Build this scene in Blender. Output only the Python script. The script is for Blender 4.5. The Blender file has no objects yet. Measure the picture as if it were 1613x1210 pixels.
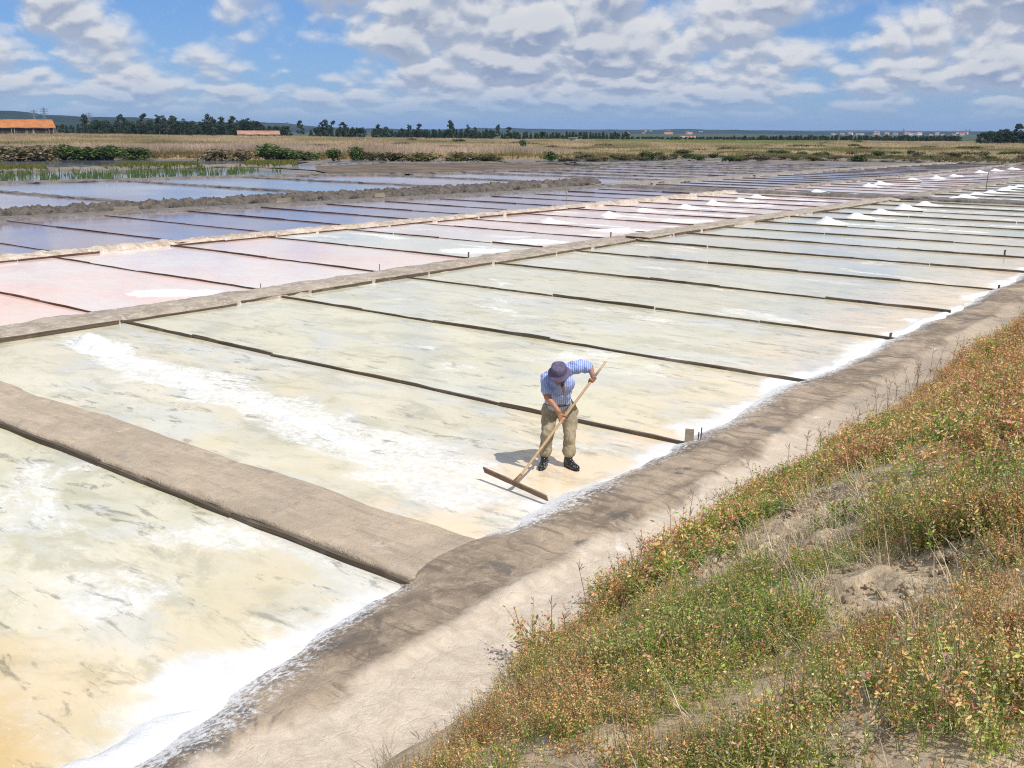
import bpy, math, random
import numpy as np
from mathutils import Vector, Matrix, noise as mnoise
rnd = random.Random(7); rng = np.random.default_rng(7)
SC = bpy.context.scene; COL = SC.collection
# ------------------------------------------------------------------ camera
PW, PH = 1613.0, 1210.0
CX, CY = PW/2, PH/2
VU = np.array([-1220., 200.]); VV = np.array([2060., 213.])      # vanishing points of the boards and of the dykes
FP = math.sqrt(-((VU[0]-CX)*(VV[0]-CX)+(VU[1]-CY)*(VV[1]-CY)))
CAMH = 4.1
_u = np.array([VU[0]-CX, VU[1]-CY, FP]); _u /= np.linalg.norm(_u)
_v = np.array([VV[0]-CX, VV[1]-CY, FP]); _v /= np.linalg.norm(_v)
RW = np.stack([-_u, _v, np.cross(-_u, _v)])
CAM = np.array([0., 0., CAMH])
cam_d = bpy.data.cameras.new('camera'); cam = bpy.data.objects.new('camera', cam_d); COL.objects.link(cam)
_r, _up, _b = RW @ np.array([1., 0, 0]), RW @ np.array([0, -1., 0]), RW @ np.array([0, 0, -1.])
cam.matrix_world = Matrix(((_r[0], _up[0], _b[0], 0), (_r[1], _up[1], _b[1], 0), (_r[2], _up[2], _b[2], CAMH), (0, 0, 0, 1)))
cam_d.sensor_width = 36; cam_d.lens = FP/PW*36; cam_d.clip_start = 0.05; cam_d.clip_end = 60000
SC.camera = cam
def ray(x, y): return RW @ np.array([x-CX, y-CY, FP])
def gnd(x, y, z=0.):
    d = ray(x, y); return CAM + d*((z-CAMH)/d[2])
def proj(p):
    c = (np.atleast_2d(p)-CAM) @ RW; return CX+FP*c[:, 0]/c[:, 2], CY+FP*c[:, 1]/c[:, 2], c[:, 2]
FWD = np.array([-.618, .786]); RGT = np.array([.786, .618])
def at_depth(x, d, y=210.):                     # ground position seen in picture column x, d metres away
    q = ray(x, y)[:2]; q = q/(q @ FWD); return q*d
def horizon(x): return 205.0+(x-40)/1573*6.2
def z_at(x, y, d): return CAMH+(horizon(x)-y)*d/FP
# ------------------------------------------------------------------ world, sun, exposure
SUN_EL = math.radians(54); SUN_DIR = Vector((1.1, -.22, 0)).normalized()
W = bpy.data.worlds.new('World'); SC.world = W; W.use_nodes = True; W.cycles.sampling_method = 'MANUAL'; W.cycles.sample_map_resolution = 512
nt = W.node_tree; nt.nodes.clear(); N = nt.nodes.new; L = nt.links.new
def wn(t, **k):
    n = N(t)
    for a, b in k.items(): setattr(n, a, b)
    return n
sky = wn('ShaderNodeTexSky', sky_type='NISHITA', sun_disc=False, sun_elevation=SUN_EL,
         sun_rotation=math.atan2(SUN_DIR.x, SUN_DIR.y), altitude=0, air_density=1.0, dust_density=.05, ozone_density=2.0)
tc = wn('ShaderNodeTexCoord'); sep = wn('ShaderNodeSeparateXYZ'); L(tc.outputs['Generated'], sep.inputs[0])
def wm(op, a, b=None, c=None, clamp=False):
    m = wn('ShaderNodeMath', operation=op, use_clamp=clamp)
    for i, v in enumerate((a, b, c)):
        if v is None: continue
        if isinstance(v, (int, float)): m.inputs[i].default_value = v
        else: L(v, m.inputs[i])
    return m.outputs[0]
zc = wm('MAXIMUM', sep.outputs[2], 0.0)
hl = wm('SQRT', wm('SUBTRACT', 1.0, wm('MULTIPLY', zc, zc)))
lz = wm('LOGARITHM', wm('ADD', zc, .05), 2.71828)
def cloud_density(up):                          # cumulus field; up looks a little higher, to find the sunlit tops
    cb = wn('ShaderNodeCombineXYZ')
    L(wm('MULTIPLY', wm('DIVIDE', sep.outputs[0], hl), 5.6), cb.inputs[0]); L(wm('MULTIPLY', wm('DIVIDE', sep.outputs[1], hl), 5.6), cb.inputs[1]); L(wm('ADD', wm('MULTIPLY', lz, 1.3), up), cb.inputs[2])
    a = wn('ShaderNodeTexNoise'); a.inputs['Scale'].default_value = 1.05; a.inputs['Detail'].default_value = 7; a.inputs['Roughness'].default_value = .57
    L(cb.outputs[0], a.inputs['Vector'])
    v = wn('ShaderNodeTexVoronoi', feature='F1'); v.inputs['Scale'].default_value = 2.7; v.inputs['Detail'].default_value = 1.6; v.inputs['Roughness'].default_value = .55
    wv_ = wn('ShaderNodeVectorMath', operation='MULTIPLY_ADD'); wv_.inputs[1].default_value = (.5, .5, .5); L(a.outputs[1], wv_.inputs[0]); L(cb.outputs[0], wv_.inputs[2]); L(wv_.outputs[0], v.inputs['Vector'])
    b = wn('ShaderNodeTexNoise'); b.inputs['Scale'].default_value = .42; b.inputs['Detail'].default_value = 1; L(cb.outputs[0], b.inputs['Vector'])
    return wm('ADD', wm('ADD', wm('MULTIPLY', a.outputs[0], .75), wm('MULTIPLY', wm('SUBTRACT', b.outputs[0], .42), .45)), wm('MULTIPLY', wm('SUBTRACT', .75, v.outputs[0]), .27))
d0 = cloud_density(0.0); d1 = cloud_density(.085)
def wramp(v, a, b):
    m = wn('ShaderNodeMapRange', interpolation_type='SMOOTHSTEP'); L(v, m.inputs[0]); m.inputs[1].default_value = a; m.inputs[2].default_value = b
    return m.outputs[0]
mask = wramp(d0, .205, .375)
lit = wramp(wm('SUBTRACT', d0, d1), -.055, .06)           # bright upper rims, grey bases
body = wramp(d0, .50, .30)
tone = wm('ADD', wm('MULTIPLY', lit, .75), wm('MULTIPLY', body, .25))
cmix = wn('ShaderNodeMix', data_type='RGBA'); L(tone, cmix.inputs[0])
cmix.inputs[6].default_value = (.50, .61, .84, 1); cmix.inputs[7].default_value = (1.3, 1.3, 1.3, 1)
hs = wn('ShaderNodeHueSaturation'); hs.inputs['Saturation'].default_value = 1.3; L(sky.outputs[0], hs.inputs['Color'])
tn = wn('ShaderNodeMix', data_type='RGBA', blend_type='MULTIPLY'); tn.inputs[0].default_value = 1; L(hs.outputs[0], tn.inputs[6]); tn.inputs[7].default_value = (.66, .82, 1.22, 1)
air = wn('ShaderNodeMix', data_type='RGBA'); air.inputs[0].default_value = .42; L(tn.outputs[2], air.inputs[6]); air.inputs[7].default_value = (2.6, 5.0, 9.4, 1)   # clear maritime blue
bg1 = wn('ShaderNodeBackground'); L(air.outputs[2], bg1.inputs[0]); bg1.inputs[1].default_value = .088
bg2 = wn('ShaderNodeBackground'); L(cmix.outputs[2], bg2.inputs[0]); bg2.inputs[1].default_value = .66
fade = wm('MULTIPLY', mask, wramp(zc, .0, .05))           # far clouds sink into the air near the horizon
ms = wn('ShaderNodeMixShader'); L(fade, ms.inputs[0]); L(bg1.outputs[0], ms.inputs[1]); L(bg2.outputs[0], ms.inputs[2])
wo = wn('ShaderNodeOutputWorld'); L(ms.outputs[0], wo.inputs[0])
sd = bpy.data.lights.new('sun', 'SUN'); sd.energy = 5.0; sd.angle = math.radians(.53); sd.color = (1, .955, .88)
sun = bpy.data.objects.new('sun', sd); COL.objects.link(sun)
_to = Vector((SUN_DIR.x*math.cos(SUN_EL), SUN_DIR.y*math.cos(SUN_EL), math.sin(SUN_EL)))
sun.rotation_euler = (-_to).to_track_quat('-Z', 'Y').to_euler(); sun.location = (30, -10, 60)
vs = SC.view_settings; vs.view_transform = 'Standard'; vs.look = 'None'; vs.exposure = -0.1; vs.gamma = 1.0
SC.render.engine = 'CYCLES'; cy = SC.cycles; cy.use_denoising = False; cy.filter_width = 1.15; cy.max_bounces = 6; cy.volume_bounces = 0; cy.transparent_max_bounces = 8
cy.sample_clamp_indirect = 6
# ------------------------------------------------------------------ helpers
ORD = 'first second third fourth fifth sixth seventh eighth ninth tenth eleventh twelfth thirteenth fourteenth'.split()
def tag(o, label=None, cat=None, group=None, kind=None):
    for k, v in (('label', label), ('category', cat), ('group', group), ('kind', kind)):
        if v: o[k] = v
    return o
def mesh(name, V, F, mat=None, col=None, smooth=False, uv=None):
    me = bpy.data.meshes.new(name)
    V = np.asarray(V, dtype=np.float32)
    if isinstance(F, np.ndarray):
        n, k = F.shape
        me.vertices.add(len(V)); me.vertices.foreach_set('co', V.ravel())
        me.loops.add(n*k); me.loops.foreach_set('vertex_index', F.astype(np.int32).ravel())
        me.polygons.add(n); me.polygons.foreach_set('loop_start', np.arange(0, n*k, k, dtype=np.int32))
        me.polygons.foreach_set('loop_total', np.full(n, k, dtype=np.int32))
        me.update(calc_edges=True)
    else:
        me.from_pydata([tuple(map(float, v)) for v in V], [], F)
    if col is not None:
        a = me.color_attributes.new('Col', 'FLOAT_COLOR', 'POINT')
        c = np.ones((len(V), 4), dtype=np.float32); c[:, :3] = col; a.data.foreach_set('color', c.ravel())
    if smooth: me.polygons.foreach_set('use_smooth', np.ones(len(me.polygons), dtype=bool))
    if mat: me.materials.append(mat)
    me.validate(); me.update()
    return me
def obj(name, me, parent=None, loc=None):
    o = bpy.data.objects.new(name, me); COL.objects.link(o)
    if parent: o.parent = parent
    if loc is not None: o.location = loc
    return o
def empty(name, loc=(0, 0, 0), rz=0):
    o = bpy.data.objects.new(name, None); COL.objects.link(o); o.location = loc; o.rotation_euler[2] = rz; o.empty_display_size = .2
    return o
def dup(o, parent=None):
    c = o.copy(); COL.objects.link(c); c.parent = parent
    for ch in list(o.children): dup(ch, c)
    return c
def gridfaces(nu, nv):
    i = np.arange(nu-1)[:, None]*nv+np.arange(nv-1)[None, :]
    return np.stack([i, i+nv, i+nv+1, i+1], -1).reshape(-1, 4)
def _hash(ix, iy, s):
    h = (ix.astype(np.int64)*374761393+iy.astype(np.int64)*668265263+s*974711) & 0x7fffffff
    h = ((h ^ (h >> 13))*1274126177) & 0x7fffffff
    return ((h ^ (h >> 16)) & 0xffff)/65535.0
def vnoise(x, y, s=0):
    x = np.asarray(x, float); y = np.asarray(y, float); x, y = np.broadcast_arrays(x, y)
    ix = np.floor(x); iy = np.floor(y); fx = x-ix; fy = y-iy
    fx = fx*fx*(3-2*fx); fy = fy*fy*(3-2*fy)
    a = _hash(ix, iy, s); b = _hash(ix+1, iy, s); c = _hash(ix, iy+1, s); d = _hash(ix+1, iy+1, s)
    return (a*(1-fx)+b*fx)*(1-fy)+(c*(1-fx)+d*fx)*fy
def fbm(x, y, o=4, s=0):
    v = 0; a = .5; t = 0
    for k in range(o):
        v = v+a*vnoise(np.asarray(x)*2**k, np.asarray(y)*2**k, s+k*17); t += a; a *= .5
    return v/t
def sstep(a, b, x):
    t = np.clip((np.asarray(x, float)-a)/(b-a), 0, 1); return t*t*(3-2*t)
class Box:                                       # collects boxes, prisms and tubes into one part
    def __init__(s): s.V = []; s.F = []
    def box(s, c, size, rz=0, jit=0):
        n = len(s.V); h = np.array(size)/2; cr, sr = math.cos(rz), math.sin(rz)
        for dx in (-1, 1):
            for dy in (-1, 1):
                for dz in (-1, 1):
                    x, y, z = dx*h[0]+rnd.uniform(-jit, jit), dy*h[1], dz*h[2]+rnd.uniform(-jit, jit)
                    s.V.append((c[0]+x*cr-y*sr, c[1]+x*sr+y*cr, c[2]+z))
        for f in ((0, 1, 3, 2), (4, 6, 7, 5), (0, 4, 5, 1), (2, 3, 7, 6), (0, 2, 6, 4), (1, 5, 7, 3)): s.F.append([n+i for i in f])
    def tube(s, a, b, r0, r1, k=6, cap=True):
        a = Vector(a); b = Vector(b); d = (b-a).normalized(); q = d.to_track_quat('Z', 'Y'); n = len(s.V)
        for p, r in ((a, r0), (b, r1)):
            for i in range(k):
                t = 2*math.pi*i/k; s.V.append(tuple(p+q @ Vector((r*math.cos(t), r*math.sin(t), 0))))
        for i in range(k): s.F.append([n+i, n+(i+1) % k, n+k+(i+1) % k, n+k+i])
        if cap: s.F.append([n+i for i in range(k)][::-1]); s.F.append([n+k+i for i in range(k)])
    def poly(s, pts, faces):
        n = len(s.V); s.V += [tuple(p) for p in pts]; s.F += [[n+i for i in f] for f in faces]
    def mesh(s, name, mat, smooth=False): return mesh(name, s.V, s.F, mat, smooth=smooth)
    def obj(s, name, mat, parent=None, smooth=False): return obj(name, s.mesh(name, mat, smooth), parent)
# ------------------------------------------------------------------ materials
class Mat:
    def __init__(s, name, rough=.7, spec=.5, col=(.5, .5, .5)):
        s.m = bpy.data.materials.new(name); s.m.use_nodes = True; s.nt = s.m.node_tree
        s.bs = s.nt.nodes['Principled BSDF']; s.bs.inputs['Roughness'].default_value = rough
        s.bs.inputs['Specular IOR Level'].default_value = spec; s.bs.inputs['Base Color'].default_value = (*col, 1)
        s._pos = None
    def n(s, t, **k):
        x = s.nt.nodes.new(t)
        for a, b in k.items(): setattr(x, a, b)
        return x
    def ln(s, a, b): s.nt.links.new(a, b)
    def put(s, inp, v):
        if hasattr(v, 'is_output'): s.ln(v, inp)
        elif isinstance(v, (tuple, list)): inp.default_value = (*v, 1) if len(v) == 3 and len(inp.default_value) == 4 else v
        else: inp.default_value = v
    def pos(s):
        if s._pos is None: s._pos = s.n('ShaderNodeNewGeometry').outputs['Position']
        return s._pos
    def objco(s): return s.n('ShaderNodeTexCoord').outputs['Object']
    def attr(s, name, kind='OBJECT', out='Fac'):
        return s.n('ShaderNodeAttribute', attribute_name=name, attribute_type=kind).outputs[out]
    def math(s, op, a, b=None, c=None, clamp=False):
        m = s.n('ShaderNodeMath', operation=op, use_clamp=clamp)
        for i, v in enumerate((a, b, c)):
            if v is not None: s.put(m.inputs[i], v)
        return m.outputs[0]
    def xyz(s, v):
        x = s.n('ShaderNodeSeparateXYZ'); s.ln(v, x.inputs[0]); return x.outputs
    def noise(s, scale, detail=5, rough=.55, stretch=(1, 1, 1), vec=None, dist=0, off=(0, 0, 0), rot=0):
        mp = s.n('ShaderNodeMapping'); s.ln(vec or s.pos(), mp.inputs[0]); mp.inputs['Scale'].default_value = stretch; mp.inputs['Location'].default_value = off
        mp.inputs['Rotation'].default_value = (0, 0, rot)
        t = s.n('ShaderNodeTexNoise'); s.ln(mp.outputs[0], t.inputs['Vector'])
        t.inputs['Scale'].default_value = scale; t.inputs['Detail'].default_value = detail; t.inputs['Roughness'].default_value = rough; t.inputs['Distortion'].default_value = dist
        return t.outputs[0]
    def ramp(s, v, a, b, lo=0., hi=1.):
        m = s.n('ShaderNodeMapRange', interpolation_type='SMOOTHSTEP'); s.put(m.inputs[0], v); s.put(m.inputs[1], a); s.put(m.inputs[2], b); m.inputs[3].default_value = lo; m.inputs[4].default_value = hi
        return m.outputs[0]
    def mix(s, f, a, b, mode='MIX'):
        m = s.n('ShaderNodeMix', data_type='RGBA', blend_type=mode); s.put(m.inputs[0], f); s.put(m.inputs[6], a); s.put(m.inputs[7], b); return m.outputs[2]
    def col(s, v): s.put(s.bs.inputs['Base Color'], v); return s
    def rgh(s, v): s.put(s.bs.inputs['Roughness'], v); return s
    def bump(s, h, strength=.3, dist=.02):
        b = s.n('ShaderNodeBump'); b.inputs['Strength'].default_value = strength; b.inputs['Distance'].default_value = dist; s.ln(h, b.inputs['Height']); s.ln(b.outputs[0], s.bs.inputs['Normal']); return s
def vcol_mat(name, transl=.25, rough=.6):
    k = Mat(name, rough, .25); c = k.attr('Col', 'GEOMETRY', 'Color'); k.col(c)
    t = k.n('ShaderNodeBsdfTranslucent'); k.ln(c, t.inputs[0]); m = k.n('ShaderNodeMixShader'); m.inputs[0].default_value = transl
    k.ln(k.bs.outputs[0], m.inputs[1]); k.ln(t.outputs[0], m.inputs[2]); k.ln(m.outputs[0], k.nt.nodes['Material Output'].inputs[0])
    return k.m
def noisy(name, c1, c2, scale, rough=.8, spec=.3, detail=6, bump=.3, bscale=None, stretch=(1, 1, 1), bd=.02, obj_space=False):
    k = Mat(name, rough, spec); v = k.objco() if obj_space else None
    k.col(k.mix(k.ramp(k.noise(scale, detail, .6, stretch, v), .35, .65), c1, c2))
    if bump: k.bump(k.noise(bscale or scale*4, 6, .65, stretch, v), bump, bd)
    return k.m

def make_pan_mat():
    # brine over a pale clay bed: milky water, white salt crust, dark algae smudges; colours per pan come from its own properties
    k = Mat('salt_pan_brine', .12, .42); k.bs.inputs['IOR'].default_value = 1.33
    A = k.attr('pan_colour', 'OBJECT', 'Color'); B = k.attr('pan_colour_two', 'OBJECT', 'Color')
    crust = k.attr('crust'); smudge = k.attr('smudge'); peach = k.attr('peach'); edge = k.attr('salt_edge')
    n1 = k.noise(.42, 5, .6, (.7, 1, 1), dist=.4)
    c = k.mix(k.ramp(n1, .38, .62), A, B)
    x = k.xyz(k.pos())[0]; y = k.xyz(k.pos())[1]
    pe = k.math('MULTIPLY', k.math('MULTIPLY', k.ramp(k.math('ADD', x, k.math('MULTIPLY', k.noise(.5, 4, .6, off=(5, 2, 0)), 3.2)), -7.7, -4.7), peach), k.ramp(k.noise(.9, 4, .6, off=(1, 8, 0)), .3, .55, .45, 1.))
    c = k.mix(pe, c, (.80, .60, .41))
    # long raked ridge lying in the worked pan, from (-18.3, 9.8) to (-7.4, 8.4)
    dist = k.math('ABSOLUTE', k.math('ADD', k.math('SUBTRACT', y, k.math('ADD', 7.45, k.math('MULTIPLY', x, -.128))), k.math('MULTIPLY', k.math('SUBTRACT', k.noise(.6, 4, .6, off=(6, 6, 0)), .5), 1.1)))
    rdg = k.math('MULTIPLY', k.math('MULTIPLY', k.ramp(dist, 1.0, .05, 0, .26), k.ramp(x, -19.6, -18.2)), k.attr('ridge'))
    n2 = k.noise(.55, 9, .62, (.55, 1.1, 1), dist=.8, off=(3, 1, 0))
    th = k.math('SUBTRACT', k.math('SUBTRACT', .68, k.math('MULTIPLY', crust, .30)), rdg)
    cr = k.ramp(n2, th, k.math('ADD', th, .13))
    fine = k.ramp(k.noise(9, 7, .75, off=(2, 2, 0)), .38, .62, .3, 1.)
    cr = k.math('MULTIPLY', cr, fine)
    mot = k.noise(1.5, 10, .7, (.5, 1, 1), dist=.5, off=(9, 4, 0)); blu = k.noise(.75, 8, .66, (.55, 1, 1), dist=.4, off=(2, 19, 0)); gate = k.noise(.33, 3, .5, off=(4, 14, 0))
    c = k.mix(k.math('MULTIPLY', k.ramp(mot, .47, .61, 0, .62), smudge), c, (.39, .37, .26))
    c = k.mix(k.math('MULTIPLY', k.ramp(blu, .49, .61, 0, .55), smudge), c, (.55, .57, .56))
    stk = k.noise(3.6, 9, .74, (.4, 1.25, 1), dist=.5, off=(5, 5, 0))
    dk = k.math('MULTIPLY', k.math('MULTIPLY', k.ramp(stk, .535, .63), k.ramp(gate, .40, .54)), smudge)
    amb = k.math('SQRT', k.math('ADD', k.math('POWER', k.math('ADD', x, 7.0), 2.0), k.math('POWER', k.math('SUBTRACT', y, 1.6), 2.0)))
    am = k.math('MULTIPLY', k.ramp(k.math('ADD', amb, k.math('MULTIPLY', k.noise(.8, 5, .6, off=(3, 30, 0)), 1.6)), 2.9, 1.5), k.attr('amber')); c = k.mix(k.math('MULTIPLY', am, .85), c, (.55, .36, .12)); crust_keep = k.math('SUBTRACT', 1.0, am)
    gran = k.noise(3.5, 8, .75, (.6, 1, 1), dist=.5, off=(1, 7, 0)); c = k.mix(k.ramp(gran, .4, .62, 0., .4), c, k.mix(.5, c, (.46, .45, .36)))
    c = k.mix(k.math('MULTIPLY', k.math('MULTIPLY', cr, crust_keep), .9), c, k.mix(k.ramp(gran, .38, .6), (.80, .805, .80), (.66, .665, .67)))
    c = k.mix(k.math('MULTIPLY', dk, .62), c, (.15, .145, .11))
    # salt washed up against the walkway side of the pan (x near -6)
    w = k.math('ADD', k.math('MULTIPLY', k.math('MULTIPLY', k.noise(.42, 4, .6, (1, 1, 1), off=(7, 3, 0)), k.noise(.42, 4, .6, (1, 1, 1), off=(7, 3, 0))), k.ramp(y, 6.2, 3.0, 2.9, 4.0)), k.math('MULTIPLY', k.noise(5, 6, .7), .36))
    bnd = k.ramp(y, 6.2, 2.6, 0., .60); se = k.math('MULTIPLY', k.ramp(k.math('SUBTRACT', k.math('ADD', x, w), bnd), -5.55, -5.0), edge)
    c = k.mix(k.math('MULTIPLY', se, .96), c, k.mix(k.ramp(gran, .4, .6), (.78, .785, .80), (.62, .63, .66)))
    sp = k.ramp(k.noise(22, 4, .6, (.6, 1, 1)), .66, .72)
    c = k.mix(k.math('MULTIPLY', k.math('MULTIPLY', sp, smudge), .35), c, (.9, .9, .88))
    k.col(c)
    dry = k.math('MAXIMUM', cr, se)
    k.rgh(k.math('ADD', k.math('MULTIPLY', dry, .55), k.ramp(n1, .3, .7, .06, .16)))
    hh = k.math('MULTIPLY', k.noise(24, 5, .7), k.math('ADD', k.math('MULTIPLY', dry, .9), .04))
    k.bump(hh, .35, .02)
    return k.m
M_pan = make_pan_mat()
def make_water_mat(name, c1, c2, rough=.05, wav=.06):
    k = Mat(name, rough, .5); k.bs.inputs['IOR'].default_value = 1.34
    x, y = k.xyz(k.pos())[:2]
    c = k.mix(k.ramp(k.noise(.16, 5, .6, (.8, 1, 1), dist=.5), .35, .65), c1, c2)
    k.col(c); k.rgh(k.ramp(k.noise(.12, 4, .6, off=(3, 3, 0)), .35, .7, rough, rough+.12))
    k.bump(k.noise(3.2, 4, .6, (1, .6, 1)), wav, .05)
    return k.m
M_lilac = make_water_mat('lilac_brine', (.22, .185, .235), (.31, .255, .30))
M_pond = make_water_mat('blue_pond_water', (.10, .115, .15), (.16, .165, .19), .04, .08)
M_pondgrey = make_water_mat('grey_pond_water', (.17, .185, .26), (.24, .235, .30), .07, .06)
def make_walk_mat(name='clay_walkway', path=False):
    k = Mat(name, .75, .35); x, y, z = k.xyz(k.pos())
    big = k.noise(.75, 6, .62, dist=.7); fine = k.noise(5.5, 8, .72, dist=.6); drag = k.noise(2.6, 7, .7, (.45, 3.2, 1), rot=.35, dist=.5)
    c = k.mix(k.ramp(big, .36, .62), (.385, .305, .222), (.185, .142, .104))
    c = k.mix(k.ramp(fine, .42, .72, 0, .6), c, (.54, .43, .32))
    c = k.mix(k.ramp(drag, .5, .64, 0, .75), c, (.16, .122, .09))
    st = k.noise(1.6, 5, .6, off=(3, 9, 0), dist=.6)
    c = k.mix(k.ramp(st, .57, .65, 0, .8), c, (.13, .112, .096))
    # light dry strip along the bank
    xs = k.math('ADD', x, k.math('MULTIPLY', k.math('SUBTRACT', k.noise(.9, 5, .6, off=(2, 5, 0)), .5), 1.0))
    c = k.mix(k.math('MULTIPLY', k.ramp(xs, -5.05, -4.85, 0, .92), k.ramp(y, 16, 10, .35, 1.)), c, k.mix(k.ramp(fine, .35, .65), (.66, .57, .465), (.53, .445, .355)))
    # salt dust near the pans, thin and patchy
    xe = k.math('SUBTRACT', k.math('ADD', k.math('SUBTRACT', x, k.ramp(y, 6.2, 2.6, 0., .60)), k.math('MULTIPLY', k.noise(.8, 6, .65, off=(8, 1, 0)), .9)), k.math('MULTIPLY', k.ramp(k.noise(18, 6, .75), .4, .62), .35))
    jn = k.math('MULTIPLY', k.ramp(y, 5.8, 6.05), k.ramp(y, 7.5, 7.2)); salt = k.math('MULTIPLY', k.math('MULTIPLY', k.ramp(xe, -5.82, -5.45, 1., 0.), k.attr('salty')), k.math('SUBTRACT', 1.0, jn))
    c = k.mix(k.math('MULTIPLY', salt, .95), c, (.76, .765, .78))
    cr = k.ramp(k.noise(1.1, 7, .62, (1, .5, 1), off=(11, 2, 0), dist=.9), .66, .71)
    c = k.mix(k.math('MULTIPLY', cr, .55), c, (.78, .76, .73))
    if path: c = k.mix(.45, c, k.mix(k.ramp(fine, .38, .62), (.70, .59, .46), (.50, .41, .31)))
    k.col(c); k.rgh(k.ramp(st, .55, .7, .8, .45))
    crk = k.ramp(k.math('ABSOLUTE', k.math('SUBTRACT', k.noise(1.3, 4, .6, (1, .6, 1), rot=.5, dist=.4, off=(3, 3, 0)), .5)), .0, .012)
    k.bump(k.math('ADD', k.math('ADD', k.math('MULTIPLY', fine, 1.0), k.math('MULTIPLY', drag, 1.1)), k.math('ADD', k.math('MULTIPLY', crk, .12), k.math('MULTIPLY', k.noise(30, 5, .7), .35))), .8, .04)
    return k.m
M_walk = make_walk_mat(); M_path = make_walk_mat('tan_clay_path', True)
def make_dyke_mat(name, c1, c2, c3, sc=1.6):
    k = Mat(name, .85, .25); n1 = k.noise(sc, 7, .65, dist=.4); n2 = k.noise(sc*4.5, 7, .72)
    c = k.mix(k.ramp(n1, .38, .62), c1, c2); c = k.mix(k.ramp(n2, .5, .68, 0, .8), c, c3); k.col(c)
    k.bump(n2, .6, .05); return k.m
M_dyke = make_dyke_mat('pale_clay_dyke', (.40, .345, .28), (.27, .225, .18), (.56, .51, .45))
M_dyke2 = make_dyke_mat('salted_clay_dyke', (.52, .44, .36), (.34, .27, .21), (.75, .71, .66))
M_dyke3 = make_dyke_mat('grey_clay_dyke', (.28, .25, .215), (.19, .165, .145), (.40, .365, .325))
M_mud = make_dyke_mat('grey_mud', (.17, .155, .145), (.105, .095, .09), (.27, .245, .225))
M_wallmud = make_dyke_mat('mud_clods', (.12, .102, .088), (.06, .052, .047), (.21, .187, .165), 2.2)
M_brownmud = make_dyke_mat('brown_mud_flat', (.16, .115, .075), (.07, .058, .05), (.22, .165, .115), .25)
M_salt = noisy('white_salt', (.78, .785, .80), (.64, .65, .675), 4, .6, .4, 8, 1.0, 20, bd=.02)
def make_wood(name, c1, c2, c3):
    k = Mat(name, .8, .25); v = k.objco()
    g1 = k.noise(3, 7, .65, (.5, 6, 14), v); g2 = k.noise(.8, 4, .6, (1, 1, 1), k.pos())
    c = k.mix(k.ramp(g1, .35, .65), c1, c2); c = k.mix(k.ramp(g2, .5, .66, 0, .65), c, c3); k.col(c); k.bump(g1, .5, .012); return k.m
M_plank = make_wood('dark_weathered_plank', (.06, .046, .034), (.14, .11, .08), (.24, .20, .16))
M_plankred = make_wood('reddish_wet_plank', (.06, .03, .026), (.12, .065, .052), (.17, .11, .09))
M_palewood = make_wood('pale_wood', (.25, .205, .155), (.33, .28, .215), (.18, .155, .12))
M_leaf = vcol_mat('foliage', .3); M_herb = vcol_mat('herb_leaves', .3); M_grass = vcol_mat('dry_grass', .3, .7)
M_bark = noisy('bark', (.16, .12, .09), (.09, .07, .055), 6, obj_space=True)
def pan(name, poly, mat, props=None, z=0.0, label=None, group=None, sub=0):
    if len(poly) == 4 and sub:
        p = [np.array(q) for q in poly]; n = sub
        V = [((p[0]*(1-a)+p[1]*a)*(1-b)+(p[3]*(1-a)+p[2]*a)*b) for a in np.linspace(0, 1, n) for b in np.linspace(0, 1, n)]
        me = mesh(name, [(v[0], v[1], z) for v in V], gridfaces(n, n), mat)
    else:
        me = mesh(name, [(q[0], q[1], z) for q in poly], [list(range(len(poly)))], mat)
    if me.polygons[0].normal.z < 0: me.flip_normals()
    o = obj(name, me); tag(o, label, None, group, 'structure')
    for a, b in (props or {}).items(): o[a] = b
    return o
def strip(name, pts, width, height, mat, seg=.3, amp=.25, hamp=.35, seed=0, prof=None, base=-.06, nfreq=1.3):
    """earth ridge following pts; rough edges and top"""
    P = [np.array(p, float) for p in pts]; S = []
    for a, b in zip(P[:-1], P[1:]):
        n = max(2, int(np.linalg.norm(b-a)/seg)); S += [a+(b-a)*i/n for i in range(n)]
    S.append(P[-1]); S = np.array(S); T = np.gradient(S, axis=0); T /= np.linalg.norm(T, axis=1)[:, None]; Nn = np.stack([-T[:, 1], T[:, 0]], 1)
    prof = prof or [(-.5, 0), (-.42, .55), (-.3, .9), (-.1, 1), (.1, .97), (.3, .92), (.42, .6), (.5, 0)]
    V = []; s = np.arange(len(S))*seg
    for j, (o, h) in enumerate(prof):
        e = (vnoise(s*nfreq, s*0+j*3.1, seed)-.5)*amp+(vnoise(s*nfreq*3.7, s*0+j*5.3, seed+4)-.5)*amp*.5
        hz = height*h*(1+(vnoise(s*nfreq*1.6, s*0+j*2.7, seed+9)-.5)*hamp*2+(vnoise(s*nfreq*5, s*0+j*7.7, seed+2)-.5)*hamp)
        q = S+Nn*(o*width+e)[:, None]
        V.append(np.column_stack([q, np.maximum(hz, 0)+(base if h == 0 else 0)]))
    V = np.stack(V, 1).reshape(-1, 3)
    me = mesh(name, V, gridfaces(len(S), len(prof)), mat, smooth=True)
    if me.polygons[len(me.polygons)//2].normal.z < 0: me.flip_normals()
    o = obj(name, me); o['kind'] = 'structure'; return o
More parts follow.
